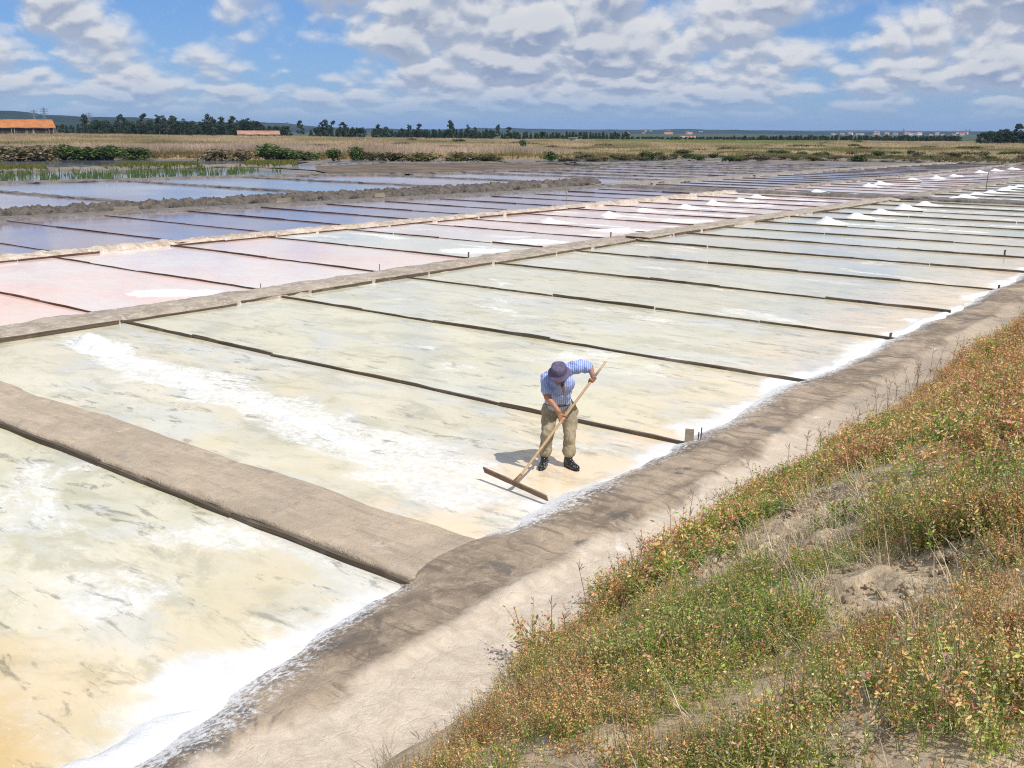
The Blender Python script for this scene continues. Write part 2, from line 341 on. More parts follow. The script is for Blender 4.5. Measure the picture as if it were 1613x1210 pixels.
# ------------------------------------------------------------------ ground, terrain
M_ground = make_dyke_mat('mud_ground', (.20, .175, .15), (.13, .115, .10), (.26, .22, .18), .6)
def make_field_mat():
    k = Mat('marsh_soil', .9, .2); n1 = k.noise(.03, 6, .65, (1, 1, 1), dist=.6); n2 = k.noise(.35, 6, .7)
    c = k.mix(k.ramp(n1, .4, .62), (.235, .175, .105), (.115, .11, .05)); c = k.mix(k.ramp(n2, .45, .7, 0, .7), c, (.31, .24, .16)); px_, py_, _z = k.xyz(k.pos()); dep = k.math('ADD', k.math('MULTIPLY', px_, -.618), k.math('MULTIPLY', py_, .786)); c = k.mix(k.ramp(dep, 430, 500), c, k.mix(k.ramp(n1, .4, .6), (.035, .055, .025), (.07, .085, .035))); k.col(c); return k.m
M_field = make_field_mat()
rr = np.concatenate([[0], np.geomspace(2, 9000, 44)]); th = np.linspace(0, 2*np.pi, 97)
V = np.stack([np.stack([r*np.cos(th), r*np.sin(th), np.full_like(th, -.10)], 1) for r in rr]).reshape(-1, 3)
g_me = mesh('ground', V, gridfaces(len(rr), len(th)), M_ground)
if g_me.polygons[600].normal.z < 0: g_me.flip_normals()
tag(obj('ground', g_me), 'dark mud ground under and around the salt pans', None, None, 'structure')
def shore(l): return 159.5+.147*l+3*np.sin(np.asarray(l)*.07)+1.5*np.sin(np.asarray(l)*.23)
def marsh_z(l, d):
    l = np.asarray(l, float); d = np.asarray(d, float); t = l/np.maximum(d, 1)
    far = np.interp(t, [-.6, -.4, -.07, .4, .7], [2.1, 1.9, .5, .15, .15])
    near = np.interp(t, [-.6, -.2, .2, .6], [.5, .45, .3, .3])
    b = d-shore(l)
    z = -.2+(near+.2)*sstep(0, 3.5, b)+(far-near)*sstep(40, 190, b)
    return z+(fbm(l*.06, d*.06, 3, 5)-.5)*.5*sstep(2, 12, b)*(1-sstep(420, 600, d))
ls = np.concatenate([np.linspace(-5000, -420, 14), np.linspace(-400, 400, 161), np.linspace(420, 5000, 14)])
ds = np.concatenate([np.linspace(0, 12, 9), np.linspace(15, 260, 60), np.geomspace(290, 6500, 20)])
LL = np.repeat(ls[:, None], len(ds), 1); DD = shore(np.clip(LL, -400, 400))+ds[None, :]
ZZ = marsh_z(np.clip(LL, -400, 400), DD)
XY = DD[..., None]*FWD+LL[..., None]*RGT
me = mesh('marsh', np.concatenate([XY, ZZ[..., None]], -1).reshape(-1, 3), gridfaces(len(ls), len(ds)), M_field, smooth=True)
if me.polygons[3000].normal.z < 0: me.flip_normals()
tag(obj('marsh', me), 'flat marsh land with dry grass behind the salt pans', None, None, 'structure')
def mpoint(x, d):                                # point on the marsh in picture column x at depth d
    q = at_depth(x, d); l = q @ RGT; return Vector((q[0], q[1], float(marsh_z(l, q @ FWD))))
# ------------------------------------------------------------------ salt pans, columns A (nearest) to D
A1 = [7.2, 11.4, 15.75, 20.3, 24.4, 28.8, 33.05, 37.0, 40.6, 44.2, 48.0, 51.8, 55.6, 59.5, 63.3, 65.3]
A2 = [66.9]+[69.0+3.5*i for i in range(24)]
B1 = [7.2, 11.6, 16.1, 20.6, 24.8, 29.0, 33.1, 36.4, 40.6, 44.9, 48.4, 52.0, 55.7, 59.5, 63.1, 65.3]
B2 = [66.9]+[70.5+3.65*i for i in range(23)]
C1 = [8.0, 12.6, 17.0, 21.6, 26.0, 30.3, 34.4, 38.4, 42.3, 46.3, 50.4, 54.4, 58.3, 62.2, 65.3]
C2 = [67.2]+[71.0+4.0*i for i in range(21)]
pale, green, milk = (.63, .575, .42), (.60, .56, .40), (.76, .74, .64)
def P(c1, c2, crust, smudge, peach=0., edge=0., ridge=0.): return dict(ridge=ridge, amber=0., pan_colour=c1, pan_colour_two=c2, crust=crust, smudge=smudge, peach=peach, salt_edge=edge)
pan('salt_pan', [(-22, 1.2), (-4.9, 1.2), (-4.9, 6.3), (-22, 6.3)], M_pan, P((.53, .50, .35), (.64, .60, .47), .56, 1., .3, 1.) | dict(amber=1.), label='wide milky salt pan with white crust below the clay cross path', sub=8)
acol = [((.60, .54, .385), (.67, .615, .475), .36, 1., .8), (green, (.66, .615, .455), .44, .85, .5), ((.59, .555, .41), (.65, .61, .475), .46, .9, .5),
        (pale, (.60, .57, .43), .40, .7, .75), ((.58, .55, .41), (.63, .58, .45), .40, .7, .85), ((.57, .54, .42), (.62, .56, .43), .38, .7, .85), ((.56, .52, .41), (.61, .55, .44), .24, .5, .6)]
alab = ['salt pan being raked by the stooping worker', 'pale green salt pan directly behind the worker', 'pale green salt pan, second behind the worker', 'pale green salt pan, third behind the worker', 'pale salt pan, fourth behind the worker', 'pale salt pan, fifth behind the worker', 'pale salt pan, sixth behind the worker']
def edgeC(y): return min(-47.8+.21*(y-20), -40.9) if y < 66 else -40.7
for i in range(len(A1)-1):
    a = acol[i] if i < 7 else ((.57+.03*(i % 3), .56+.02*(i % 2), .46), (.65, .60, .48), .3, .3, .4)
    pan('salt_pan', [(-20.6, A1[i]-.25 if i == 0 else A1[i]), (-5.5, A1[i]-.25 if i == 0 else A1[i]), (-5.5, A1[i+1]), (-20.6, A1[i+1])], M_pan, P(*a, edge=1., ridge=1. if i == 0 else 0.), z=.001*(i % 2),
        label=alab[i] if i < 7 else 'narrow grey green salt pan with a raked salt ridge', group=None if i < 7 else 'grey green pans with raked salt', sub=8 if i < 8 else 0)
for i in range(len(A2)-1):
    pan('salt_pan', [(-20.6, A2[i]), (-5.5, A2[i]), (-5.5, A2[i+1]), (-20.6, A2[i+1])], M_pan, P((.58, .56, .51), (.66, .62, .56), .35, .2, 0, .6), z=.001*(i % 2), label='grey salt pan with salt ridge beyond the cross dyke', group='grey pans beyond the cross dyke')
bcol = [((.84, .53, .43), (.78, .60, .53)), ((.82, .58, .50), (.77, .65, .60)), ((.79, .61, .55), (.76, .67, .63)), ((.79, .58, .51), (.74, .64, .59)), ((.58, .58, .50), (.64, .62, .56)), ((.66, .56, .53), (.68, .62, .60))]
blab = ['salmon pink brine pan between two clay dykes, lowest in its row', 'pale pink brine pan beside the clay dyke with bright orange corner', 'pale pink brine pan between clay dykes', 'rosy brine pan next to the pale greenish pan', 'pale greenish pan with white salt streaks among pink pans', 'lilac white pan past the greenish pan']
for i in range(len(B1)-1):
    c = bcol[i] if i < 6 else ((.72, .53, .48), (.78, .63, .59))
    pr = P(*c, .12 if i < 4 else .5, .12)
    pan('salt_pan', [(-32.8, B1[i]), (-20.9, B1[i]), (-20.9, B1[i+1]), (-32.8, B1[i+1])], M_pan, pr, z=.001*(i % 2),
        label=blab[i] if i < 6 else 'narrow pink salt pan with a raked white salt ridge', group=None if i < 6 else 'pink pans with raked salt')
for i in range(len(B2)-1):
    pan('salt_pan', [(-31.4, B2[i]), (-20.2, B2[i]), (-20.2, B2[i+1]), (-31.4, B2[i+1])], M_pan, P((.62, .48, .46), (.72, .59, .56), .25, .2), z=.001*(i % 2), label='mauve brine pan beyond the reddish cross dyke', group='mauve pans beyond the cross dyke')
for i in range(len(C1)-1):
    xa = edgeC(C1[i])-.8; xb = edgeC(C1[i+1])-.8
    pan('brine_pan', [(xa, C1[i]), (-32.2, C1[i]), (-32.2, C1[i+1]), (xb, C1[i+1])], M_lilac, z=.001*(i % 2), label='lilac brine pan in front of the mud clod wall', group='lilac pans along the mud wall')
for i in range(len(C2)-1):
    pan('brine_pan', [(-41.6, C2[i]), (-30.6, C2[i]), (-30.6, C2[i+1]), (-41.6, C2[i+1])], M_lilac, z=.001*(i % 2), label='violet blue brine pan between the far dykes', group='violet pans between far dykes')
Dy = [12, 31.8, 45.2, 56.4, 67.8, 77.6, 84, 90, 96.5, 103, 109.5, 116, 122.5, 129, 136]
for i in range(len(Dy)-1):
    y0, y1 = Dy[i], Dy[i+1]
    left = lambda y: np.interp(y, [12, 36, 46, 56, 63, 70, 96, 109, 120, 136], [-82, -80, -77.5, -76.3, -73.5, -69, -66.5, -70, -76, -72])
    right = lambda y: np.interp(y, [12, 60, 66, 74, 80], [-48.6, -46.6, -45, -43, -42.2])
    pan('brine_pan', [(left(y0), y0), (right(y0), y0), (right(y1), y1), (left(y1), y1)], M_pondgrey if i in (1, 2) else M_lilac, z=.001*(i % 2), label='wide shallow brine pond behind the mud wall', group='wide ponds behind the mud wall')
# ponds towards the marsh
pan('pond', [(-82, 25), (-79.5, 37), (-77.2, 46), (-76.4, 56), (-73, 62), (-78, 66), (-96, 69), (-100, 58), (-103, 40), (-106, 25)], M_pond, label='blue pond dotted with green reed shoots')
pan('pond', [(-107, 25), (-106, 46), (-104.5, 62), (-102.5, 74), (-99, 80), (-108, 92), (-124, 92), (-150, 60), (-160, 25)], M_pond, label='narrow blue pond below the bushes at the marsh edge')
pan('pond', [(-98, 80.5), (-95, 74), (-84, 72.5), (-92, 80), (-95.5, 93), (-90, 103), (-104, 126), (-114, 108)], M_pondgrey, label='grey pond beyond the brown mud flat')
pan('pond', [(-88, 117), (-80, 113), (-72, 124), (-76, 140), (-80, 152), (-92, 151), (-99, 140)], M_pond, label='small blue pond in front of the hummocky marsh edge')
me = mesh('mud_flat', [(x, y, .012) for x, y in [(-93, 80), (-96, 93.5), (-90, 103), (-81.5, 108), (-70, 104), (-66.5, 96), (-68.5, 70), (-74, 66), (-83, 71.5)]], [list(range(9))], M_brownmud)
if me.polygons[0].normal.z < 0: me.flip_normals()
tag(obj('mud_flat', me), 'dark brown bare mud flat between the ponds', None, None, 'structure')
# ------------------------------------------------------------------ walkway, paths, dykes
ys = np.concatenate([np.arange(-1, 16, .07), np.arange(16, 40, .2), np.arange(40, 66.5, .5)]); xs = np.arange(-6.75, -3.75, .06)
X, Y = np.meshgrid(xs, ys, indexing='ij')
wav = (fbm(Y*.55, Y*0+3, 4, 3)-.5)*.5+(fbm(Y*2.3, Y*0, 3, 8)-.5)*.16
bend = .62*sstep(6.2, 2.6, Y)
join = sstep(5.85, 6.15, Y)*sstep(7.35, 6.95, Y)
Z = -.08+.21*sstep(-6.42, -5.55, X-bend*sstep(-4.4, -5.6, X)+wav*sstep(-4.8, -6, X)+.25*join*sstep(-5, -6, X))
Z += (fbm(X*1.2, Y*.8, 4, 21)-.5)*.07+(fbm(X*5, Y*3.5, 3, 31)-.5)*.022
crease = np.abs(X+4.98-(fbm(Y*.6, Y*0+9, 3, 6)-.5)*.3); Z += .035*np.exp(-(crease/.09)**2)-.02*sstep(.0, .3, X+4.95)
me = mesh('walkway', np.stack([X, Y, Z], -1).reshape(-1, 3), gridfaces(len(xs), len(ys)), M_walk, smooth=True)
if me.polygons[500].normal.z < 0: me.flip_normals()
o = tag(obj('walkway', me), 'worn clay walkway with salt dust along the pans', None, None, 'structure'); o['salty'] = 1.0
# cross path between the two nearest pans
xs = np.arange(-23, -5.6, .08); ys = np.concatenate([[6.1, 6.02], np.arange(6.06, 7.5, .06)])
X, Y = np.meshgrid(xs, ys, indexing='ij')
sag = (fbm(X*.7, X*0+2, 4, 12)-.5)*.06-.0
Z = .10-.125*sstep(7.0, 7.3, Y+(fbm(X*.8, X*0+7, 4, 15)-.5)*.16)+(fbm(X*1.1, Y*1.6, 4, 41)-.5)*.02+(fbm(X*6, Y*3, 3, 44)-.5)*.012
Z = Z-.08*sstep(-6.05, -5.6, X); Z[:, 0] = -.08; Z[:, 1] = Z[:, 2]-.05
Y = Y+np.where(Y < 6.2, sag+(fbm(X*3, X*0, 3, 19)-.5)*.06, 0)
me = mesh('clay_path', np.stack([X, Y, Z], -1).reshape(-1, 3), gridfaces(len(xs), len(ys)), M_path, smooth=True)
if me.polygons[500].normal.z < 0: me.flip_normals()
o = tag(obj('clay_path', me), 'raised brown clay path crossing between the two nearest pans', None, None, 'structure'); o['salty'] = 0.0
def dyke(label, *a, **k): return tag(strip('dyke', *a, **k), label)
dyke('pale clay dyke between the greenish pans and the pink pans', [(-20.6, 5), (-20.55, 30), (-20.6, 66)], 1.6, .10, M_dyke, seg=.16, amp=.16, seed=3)
dyke('crumbling salt stained dyke between pink and lilac pans', [(-32.9, 5), (-32.6, 25), (-31.9, 40), (-31.6, 66)], 1.15, .14, M_dyke2, seg=.16, amp=.2, hamp=.45, seed=5)
dyke('reddish clay cross dyke at the end of the nearer pans', [(-41.5, 66.1), (-20, 66.1), (-5, 66.0)], 1.7, .2, M_mud, seg=.35, amp=.3, seed=8)
dyke('straight pale dyke between far grey pans and mauve pans', [(-20.3, 66), (-20.6, 154)], 1.4, .14, M_dyke3, seg=.4, amp=.3, seed=11)
dyke('narrow dyke between mauve pans and violet pans', [(-31.0, 66), (-31.0, 154)], 1.0, .14, M_dyke3, seg=.4, amp=.3, seed=12)
dyke('broad pale dyke running from the mud wall to the marsh', [(-43.0, 66), (-42.3, 90), (-42.0, 112), (-41, 140), (-39.5, 152)], 2.4, .14, M_dyke3, seg=.3, amp=.5, hamp=.5, seed=13)
dyke('grey mud ledge at the foot of the clod wall', [(-48.9, 12), (-47.8, 22), (-46.2, 32), (-44.4, 42), (-43.2, 52), (-42.6, 66)], 2.2, .12, M_mud, seg=.3, amp=.3, seed=14)
dyke('thin mud bank edging the reed pond', [(-82, 24), (-79.6, 36.5), (-77.2, 46), (-76.2, 56), (-73, 62.5), (-69, 70)], 1.3, .2, M_mud, seg=.4, amp=.4, seed=15)
dyke('low bank with green plants between the reed pond and far pond', [(-106.5, 25), (-104.5, 45), (-102.5, 60), (-99.5, 73), (-96.5, 79)], 2.6, .3, M_ground, seg=.5, amp=.6, seed=16)
dyke('mud bank at the far end of the brown flat', [(-96.5, 79), (-97, 94), (-90, 104.5), (-80, 110.5), (-68, 106), (-66, 97), (-68, 70)], 1.0, .16, M_mud, seg=.5, amp=.4, seed=17)
dyke('grass topped earth edge at the end of the pans', [(-72, 156), (-38, 154.5), (2, 152)], 3.0, .35, M_ground, seg=.5, amp=.8, seed=18)
dyke('low mud rim beside the small blue pond', [(-76, 110), (-71, 124), (-75, 140), (-72, 156)], 2.0, .2, M_mud, seg=.5, amp=.5, seed=19)
for i, y in enumerate(Dy[1:-1]):
    a = left(y); b = right(y)
    dyke('low dark mud line dividing the wide ponds', [(a, y), (b, y)], .55, .1, M_mud, seg=.4, amp=.18, hamp=.6, seed=30+i)['group'] = 'mud lines in the wide ponds'
# mud clod wall
w = strip('clod_wall', [(-50.3, 10), (-49.2, 22), (-48.1, 36), (-47, 50), (-45.9, 66), (-45.6, 69)], 1.7, .40, M_wallmud, seg=.1, amp=.4, hamp=.42, seed=23, nfreq=2.6,
          prof=[(-.5, 0), (-.44, .4), (-.34, .72), (-.22, .9), (-.1, 1), (.02, 1), (.14, .92), (.26, .7), (.36, .5), (.46, .3), (.56, 0)])
del w['kind']; tag(w, 'rough wall of piled grey mud clods beside the lilac pans', 'mud wall')
# ------------------------------------------------------------------ board dividers between the pans
def plank_mesh(name, mat, h, t, seed, segs=6):
    r = random.Random(seed); V = []; F = []
    for i in range(segs+1):
        x = -.5+i/segs; top = h*(1-r.uniform(0, .28)); w = t*(1+r.uniform(-.15, .15)); bow = r.uniform(-.012, .012)
        V += [(x, bow-w/2, -.06), (x, bow-w/2, top), (x, bow+w/2, top*(1-r.uniform(0, .08))), (x, bow+w/2, -.06)]
    for i in range(segs):
        for j in range(4): F.append([i*4+j, i*4+(j+1) % 4, i*4+4+(j+1) % 4, i*4+4+j])
    F.append([0, 3, 2, 1][::-1]); n = segs*4; F.append([n, n+3, n+2, n+1])
    me = mesh(name, V, F, mat)
    return me
PL = [plank_mesh('plank', M_plank, .07, .046, i) for i in range(5)]; PR = [plank_mesh('plank', M_plankred, .058, .045, 20+i) for i in range(4)]
def divider(x0, x1, y, n, label, group, protos, wob=.05, name='board_divider', sc=1.):
    e = empty(name, ((x0+x1)/2, y, 0)); tag(e, label, 'board divider', group)
    cuts = np.linspace(x0, x1, n+1); cuts[1:-1] += [rnd.uniform(-.5, .5) for _ in range(n-1)]
    off = [rnd.uniform(-wob, wob) for _ in range(n+1)]
    for i in range(n):
        p = obj('plank', rnd.choice(protos), e); a, b = cuts[i], cuts[i+1]
        p.location = ((a+b)/2-(x0+x1)/2, (off[i]+off[i+1])/2+rnd.uniform(-.02, .02), rnd.uniform(-.02, .012))
        p.rotation_euler = (rnd.uniform(-.12, .12), rnd.uniform(-.002, .002), math.atan2(off[i+1]-off[i], b-a)); p.scale = (b-a+rnd.uniform(-.06, .03), sc, sc*rnd.uniform(.85, 1.15))
    return e
ordn = ['first', 'second', 'third', 'fourth', 'fifth', 'sixth', 'seventh', 'eighth']
for i, y in enumerate(A1[1:-1]):
    lab = ('dark plank divider close behind the stooping worker' if i == 0 else 'dark plank divider, %s one behind the worker' % ordn[i]) if i < 8 else 'dark plank divider among grey green pans with heaps, %s from the cross dyke' % ORD[13-i]
    divider(-19.9, -5.95, y, 5 if i < 7 else 3, lab, 'dividers of the greenish pans', PL)
for i, y in enumerate(A2[1:]): divider(-19.7, -5.9, y, 2, 'dark plank divider between grey pans past the cross dyke', 'dividers of the far grey pans', PL)
for i, y in enumerate(B1[1:-1]):
    lab = 'reddish plank divider, %s from the low end of the pink pans' % ordn[i] if i < 6 else 'reddish plank divider of narrow pink pans, %s from the cross dyke' % ORD[13-i]
    divider(-32.1, -21.35, y, 4 if i < 6 else 3, lab, 'dividers of the pink pans', PR)
for i, y in enumerate(B2[1:]): divider(-30.6, -20.9, y, 2, 'dark plank divider between mauve pans past the cross dyke', 'dividers of the mauve pans', PR)
for i, y in enumerate(C1[1:-1]): divider(edgeC(y)+.1, -33.2, y, 3, 'dark plank divider between lilac pans, %s from the cross dyke' % ORD[12-i], 'dividers of the lilac pans', PR)
for i, y in enumerate(C2[1:]): divider(-41.0, -31.4, y, 2, 'dark plank divider between violet pans by the far dyke', 'dividers of the violet pans', PL)
# boards holding the clay edges
e = empty('retaining_board', (-13, 6.1, 0)); tag(e, 'dark retaining boards under the raised brown clay path', 'board')
rb = [plank_mesh('plank', M_plank, .085, .05, 60+i) for i in range(3)]
cuts = [-22.5, -19.6, -16.9, -14.2, -11.3, -8.6, -5.85]
for i in range(6):
    p = obj('plank', rb[i % 3], e); p.location = ((cuts[i]+cuts[i+1])/2+13, -.11+rnd.uniform(-.02, .015), rnd.uniform(-.02, .0)); p.scale = (cuts[i+1]-cuts[i]-.02, 1, 1); p.rotation_euler[2] = rnd.uniform(-.012, .012)
e = empty('edging_board', (-19.86, 35, 0)); tag(e, 'broken dark edging board along the pale clay dyke', 'board')
y = 6.0
while y < 62:
    L_ = rnd.uniform(1.8, 3.6)
    if rnd.random() < .85:
        p = obj('plank', PL[rnd.randrange(5)], e); p.location = (rnd.uniform(-.05, .12), y+L_/2-35, rnd.uniform(.0, .05)); p.rotation_euler[2] = math.pi/2+rnd.uniform(-.025, .025); p.scale = (L_, .7, .9)
    y += L_+rnd.uniform(0, .25)
e = empty('edging_board', (-31.95, 20, 0)); tag(e, 'split edging boards along the salt stained dyke', 'board')
y = 7.0
while y < 46:
    L_ = rnd.uniform(1.5, 3.0); x = np.interp(y, [5, 25, 40, 66], [-32.15, -31.85, -31.15, -30.9])
    if rnd.random() < .93:
        p = obj('plank', PR[rnd.randrange(4)], e); p.location = (x+31.95+rnd.uniform(-.05, .08), y+L_/2-20, rnd.uniform(0, .05)); p.rotation_euler[2] = math.pi/2+rnd.uniform(-.03, .05); p.scale = (L_, .8, .75)
    y += L_+rnd.uniform(-.1, .12)
# small posts, stakes and sluice boards
def post(px, py, h, w, label, tilt=0, mat=None, name='marker_post'):
    p = gnd(px, py); b = Box(); b.tube((0, 0, -.12), (tilt*h, 0, h), w, w*.9, 6)
    b.box((w*.5+tilt*h, 0, h), (w*1.3, w*1.5, .012))
    o = b.obj(name, mat or M_plank); o.location = (p[0], p[1], 0); tag(o, label, 'post'); return o
def stakes(px, py, label):
    p = gnd(px, py); e = empty('sluice_gate', (p[0], p[1], 0)); tag(e, label, 'sluice gate')
    b = Box(); b.box((0, 0, .1), (.11, .03, .26), .5, .008); b.obj('gate_board', M_palewood, e)
    for dx, h in ((.1, .2), (.14, .27)):
        b = Box(); b.tube((dx, .05, -.1), (dx+.01, .06, h), .011, .009, 5); b.obj('stake', M_plank, e)
stakes(1085, 702, 'small upright sluice board with stakes at the end of the divider behind worker')
post(1402, 536, .15, .028, 'short dark post ending the third divider behind the worker')
post(1573, 456, .12, .03, 'short dark post where the fifth divider behind the worker meets the walkway')
post(1582, 404, .22, .035, 'dark stub post at the end of the seventh divider behind the worker')
post(738, 407, .2, .03, 'short post beside the pale greenish pan on the clay dyke')
post(962, 376, .25, .035, 'short post on the clay dyke past the lilac white pan')
post(410, 330+125, .14, .012, 'thin twig stake at the end of a pink pan divider', .2)
post(598, 427, .2, .012, 'thin twig stake on the clay dyke by the rosy pan')
post(1553, 300, 1.3, .03, 'tall thin pole on the dyke among far salt heaps', .02)
post(893, 322, 1.25, .018, 'thin pale bent stake among the lilac pans', -.06, M_palewood)
b = Box(); b.box((0, 0, .03), (.95, .14, .05), 0, .01); o = b.obj('loose_plank', M_plankred); q = gnd(1003, 380); o.location = (q[0], q[1], .12); tag(o, 'loose reddish plank lying on the clay dyke', 'plank')
for px, py, w_, lab in ((245, 338, 1.5, 'pale sluice board set in the mud wall, largest and lowest'), (456, 320, 1.15, 'pale sluice board in the mud wall beside lilac pans'), (587, 310, .95, 'pale sluice board in the mud wall, third along it'), (868, 296, .9, 'pale sluice board at the far end of the mud wall')):
    q = gnd(px, py); X0 = np.interp(q[1], [10, 22, 36, 50, 66], [-50.3, -49.2, -48.1, -47, -45.9])+1.0; e = empty('sluice_board', (X0, q[1], .0)); tag(e, lab, 'sluice board')
    for j in range(2):
        b = Box(); b.box((0, 0, .06+.14*j), (.05, w_-.1*j, .13), 0, .01); b.obj('plank', M_palewood, e)
# ------------------------------------------------------------------ raked salt: heaps and ridges
def salt_ridge(x0, y0, x1, y1, hr, hh, hw, label, group, seed, hump=.62, name='salt_ridge', wid=.5, nu=70, nv=15, sink=-.05, low=0.):
    L_ = math.hypot(x1-x0, y1-y0); U = np.linspace(-hw*1.3, L_, nu); Vv = np.linspace(-1, 1, nv)
    U, Vn = np.meshgrid(U, Vv, indexing='ij'); half = np.maximum(wid, hw*1.25)
    S = Vn*half
    c = (fbm(U*.7, U*0+seed, 3, seed)-.5)*.35
    wv = wid*(.75+.7*(fbm(U*.9, U*0+3, 3, seed+5)-.3))
    rid = hr*np.exp(-((S-c)/(wv*.55))**2)*(.55+.9*fbm(U*1.1, U*0+8, 3, seed+8))*sstep(L_, L_-1.5, U)*sstep(-.2, .8, U)
    r2 = np.sqrt((U/hw)**2+((S-c*.3)/(hw*.85))**2)+(fbm(U*4, S*4, 3, seed+2)-.5)*.25
    heap = hh*np.clip(1-r2, 0, 1)**.9
    heap += hh*.45*np.exp(-(((U-hw*1.0)/(hw*.9))**2+(S/(hw*.6))**2))
    Z = sink+np.maximum(rid, 0)*1.25+heap+(fbm(U*6, S*6, 3, seed+3)-.5)*.035*(1+2*heap/max(hh, .01))-low*sstep(1.2, 2.2, U)
    a = math.atan2(y1-y0, x1-x0)
    me = mesh(name, np.stack([U, S, Z], -1).reshape(-1, 3), gridfaces(nu, nv), M_salt, smooth=True)
    if me.polygons[10].normal.z < 0: me.flip_normals()
    o = obj(name, me, loc=(x0, y0, 0)); o.rotation_euler[2] = a; tag(o, label, 'salt', group); return o
salt_ridge(-18.2, 9.75, -12.2, 9.05, .035, .27, .5, 'bright white salt heap and ridge in the pan being raked', None, 3, wid=.6, nu=150, nv=33, sink=-.035)
salt_ridge(-12.6, 9.15, -8.2, 8.5, .05, .03, .4, 'low half sunken salt ridge raked up beside the worker', None, 13, wid=.38, nu=150, nv=33, sink=-.03)
for i, y in enumerate([46.0, 49.9, 53.5, 57.6, 61.4]):
    salt_ridge(-17.3, y, -6.8, y-.2+rnd.uniform(-.2, .2), .045, .23+.1*rnd.random(), .48, 'white salt heap in a grey green pan, %s towards the viewer from the cross dyke' % ORD[4-i], 'salt heaps in the greenish pans', 40+i, wid=.42)
for i, y in enumerate([67.6, 70.6, 74.1, 77.5, 81.0, 84.5, 88.0, 91.5, 95, 98.5, 102, 105.5, 109, 112.5]):
    salt_ridge(-17.3+rnd.uniform(-.3, .3), y, -7, y, .04, .22+.12*rnd.random(), .48, 'white salt heap in a grey pan, %s beyond the cross dyke' % ORD[i], 'salt heaps in the far grey pans', 60+i, wid=.36, nu=40, nv=11)
for i, y in enumerate([37.9, 42.8, 46.7, 50.2, 53.9, 57.7, 61.2]):
    salt_ridge(-27.5+rnd.uniform(-.4, .4), y, -21.9, y-.1, .05, .18+.1*rnd.random(), .44, 'white salt heap in a narrow pink pan, %s counted from the cross dyke' % ORD[6-i], 'salt heaps in the pink pans', 80+i, wid=.6, nu=50)
for i, y in enumerate([69.2, 80.9, 84.5, 93.4, 98.6, 106, 117.2, 124.5, 131.7]):
    salt_ridge(-27.3+rnd.uniform(-.4, .4), y, -21.6, y, .045, .22+.12*rnd.random(), .5, 'white salt heap in a mauve pan, %s beyond the reddish cross dyke' % ORD[i], 'salt heaps in the mauve pans', 100+i, wid=.42, nu=40, nv=11)
for i, (px, py, lx) in enumerate(((330, 470, 1.8), (880, 384, 2.8), (1010, 365, 2.2), (1110, 350, 2.2), (800, 400, 2.0))):
    q = gnd(px, py); salt_ridge(-22.2-lx*.4, q[1]-.4, -21.5+lx*.05, q[1]+.9, .05, .07, 1.0, 'flat patch of white salt washed against the clay dyke', 'salt patches along the dyke', 130+i, wid=.7, nu=40, sink=-.02)
# crust along the walkway edge
ys = np.concatenate([np.arange(1, 16, .045), np.arange(16, 64, .15)]); xs = np.linspace(-6.75, -4.9, 48); X, Y = np.meshgrid(xs, ys, indexing='ij')
cx = -6.17+.60*sstep(6.2, 2.6, Y)-(fbm(Y*.55, Y*0+3, 4, 3)-.5)*.5-(fbm(Y*2.3, Y*0, 3, 8)-.5)*.16
pat = sstep(.42, .6, fbm(Y*.45, Y*0+6, 2, 77))*.85+.15
wd = .07+.30*pat*fbm(Y*1.1, Y*0+4, 3, 78)
Z = -.055-.15*sstep(5.9, 6.1, Y)*sstep(7.3, 7.05, Y)+(.03+.07*pat)*np.exp(-((X-cx)/wd)**2)+(fbm(X*6, Y*6, 4, 79)-.5)*.05+sstep(-6.3, -5.7, X-.6*sstep(6.2, 2.6, Y))*.02
me = mesh('salt_crust', np.stack([X, Y, Z], -1).reshape(-1, 3), gridfaces(len(xs), len(ys)), M_salt, smooth=True)
if me.polygons[100].normal.z < 0: me.flip_normals()
tag(obj('salt_crust', me), 'white crumbly salt crust along the edge of the walkway', 'salt', None, 'stuff')
# ------------------------------------------------------------------ vegetated bank on the right
def bank_z(x, y):
    x = np.asarray(x, float); y = np.asarray(y, float)
    xx = x-.28-.22*sstep(6.5, 3.2, y)+(fbm(y*.35, y*0+1, 3, 51)-.5)*.45+.018*np.clip(y-14, 0, 30)*0
    b = np.interp(xx, [-4.9, -4.55, -4.3, -3.4, -2.3, -1.2, 0, 2, 8], [-.12, .06, .26, .92, 1.62, 2.16, 2.42, 2.5, 2.5])
    return b+(fbm(x*.9, y*.9, 4, 52)-.5)*.28*sstep(-4.5, -3.6, x)+(fbm(x*4, y*4, 3, 53)-.5)*.05*sstep(-4.7, -4.2, x)
def hit_bank(px, py):
    d = ray(px, py); d = d/np.linalg.norm(d)
    for s in np.arange(1, 40, .03):
        p = CAM+d*s
        if p[2] < bank_z(p[0], p[1]): return p
    return gnd(px, py)
bare_px = [(1265, 820, .42), (1300, 860, .40), (1370, 925, .42), (1420, 960, .30), (1330, 1165, .14), (950, 1110, .12), (1130, 905, .22), (1180, 880, .25), (1470, 990, .15), (1110, 930, .16), (960, 960, .10)]
BARE = [(*hit_bank(a, b)[:2], r*1.1) for a, b, r in bare_px]
def bareness(x, y):
    v = np.zeros_like(x)
    for bx, by, r in BARE: v = np.maximum(v, 1-np.hypot(x-bx, y-by)/(r*1.25))
    return np.clip(v+(fbm(x*3.1, y*3.1, 3, 61)-.5)*.9*(v > 0), 0, 1)
xs = np.concatenate([np.arange(-4.9, .8, .036), np.linspace(.9, 8, 10)]); ys = np.concatenate([np.arange(-1, 11, .036), np.arange(11, 30, .14), np.arange(30, 70, .5)])
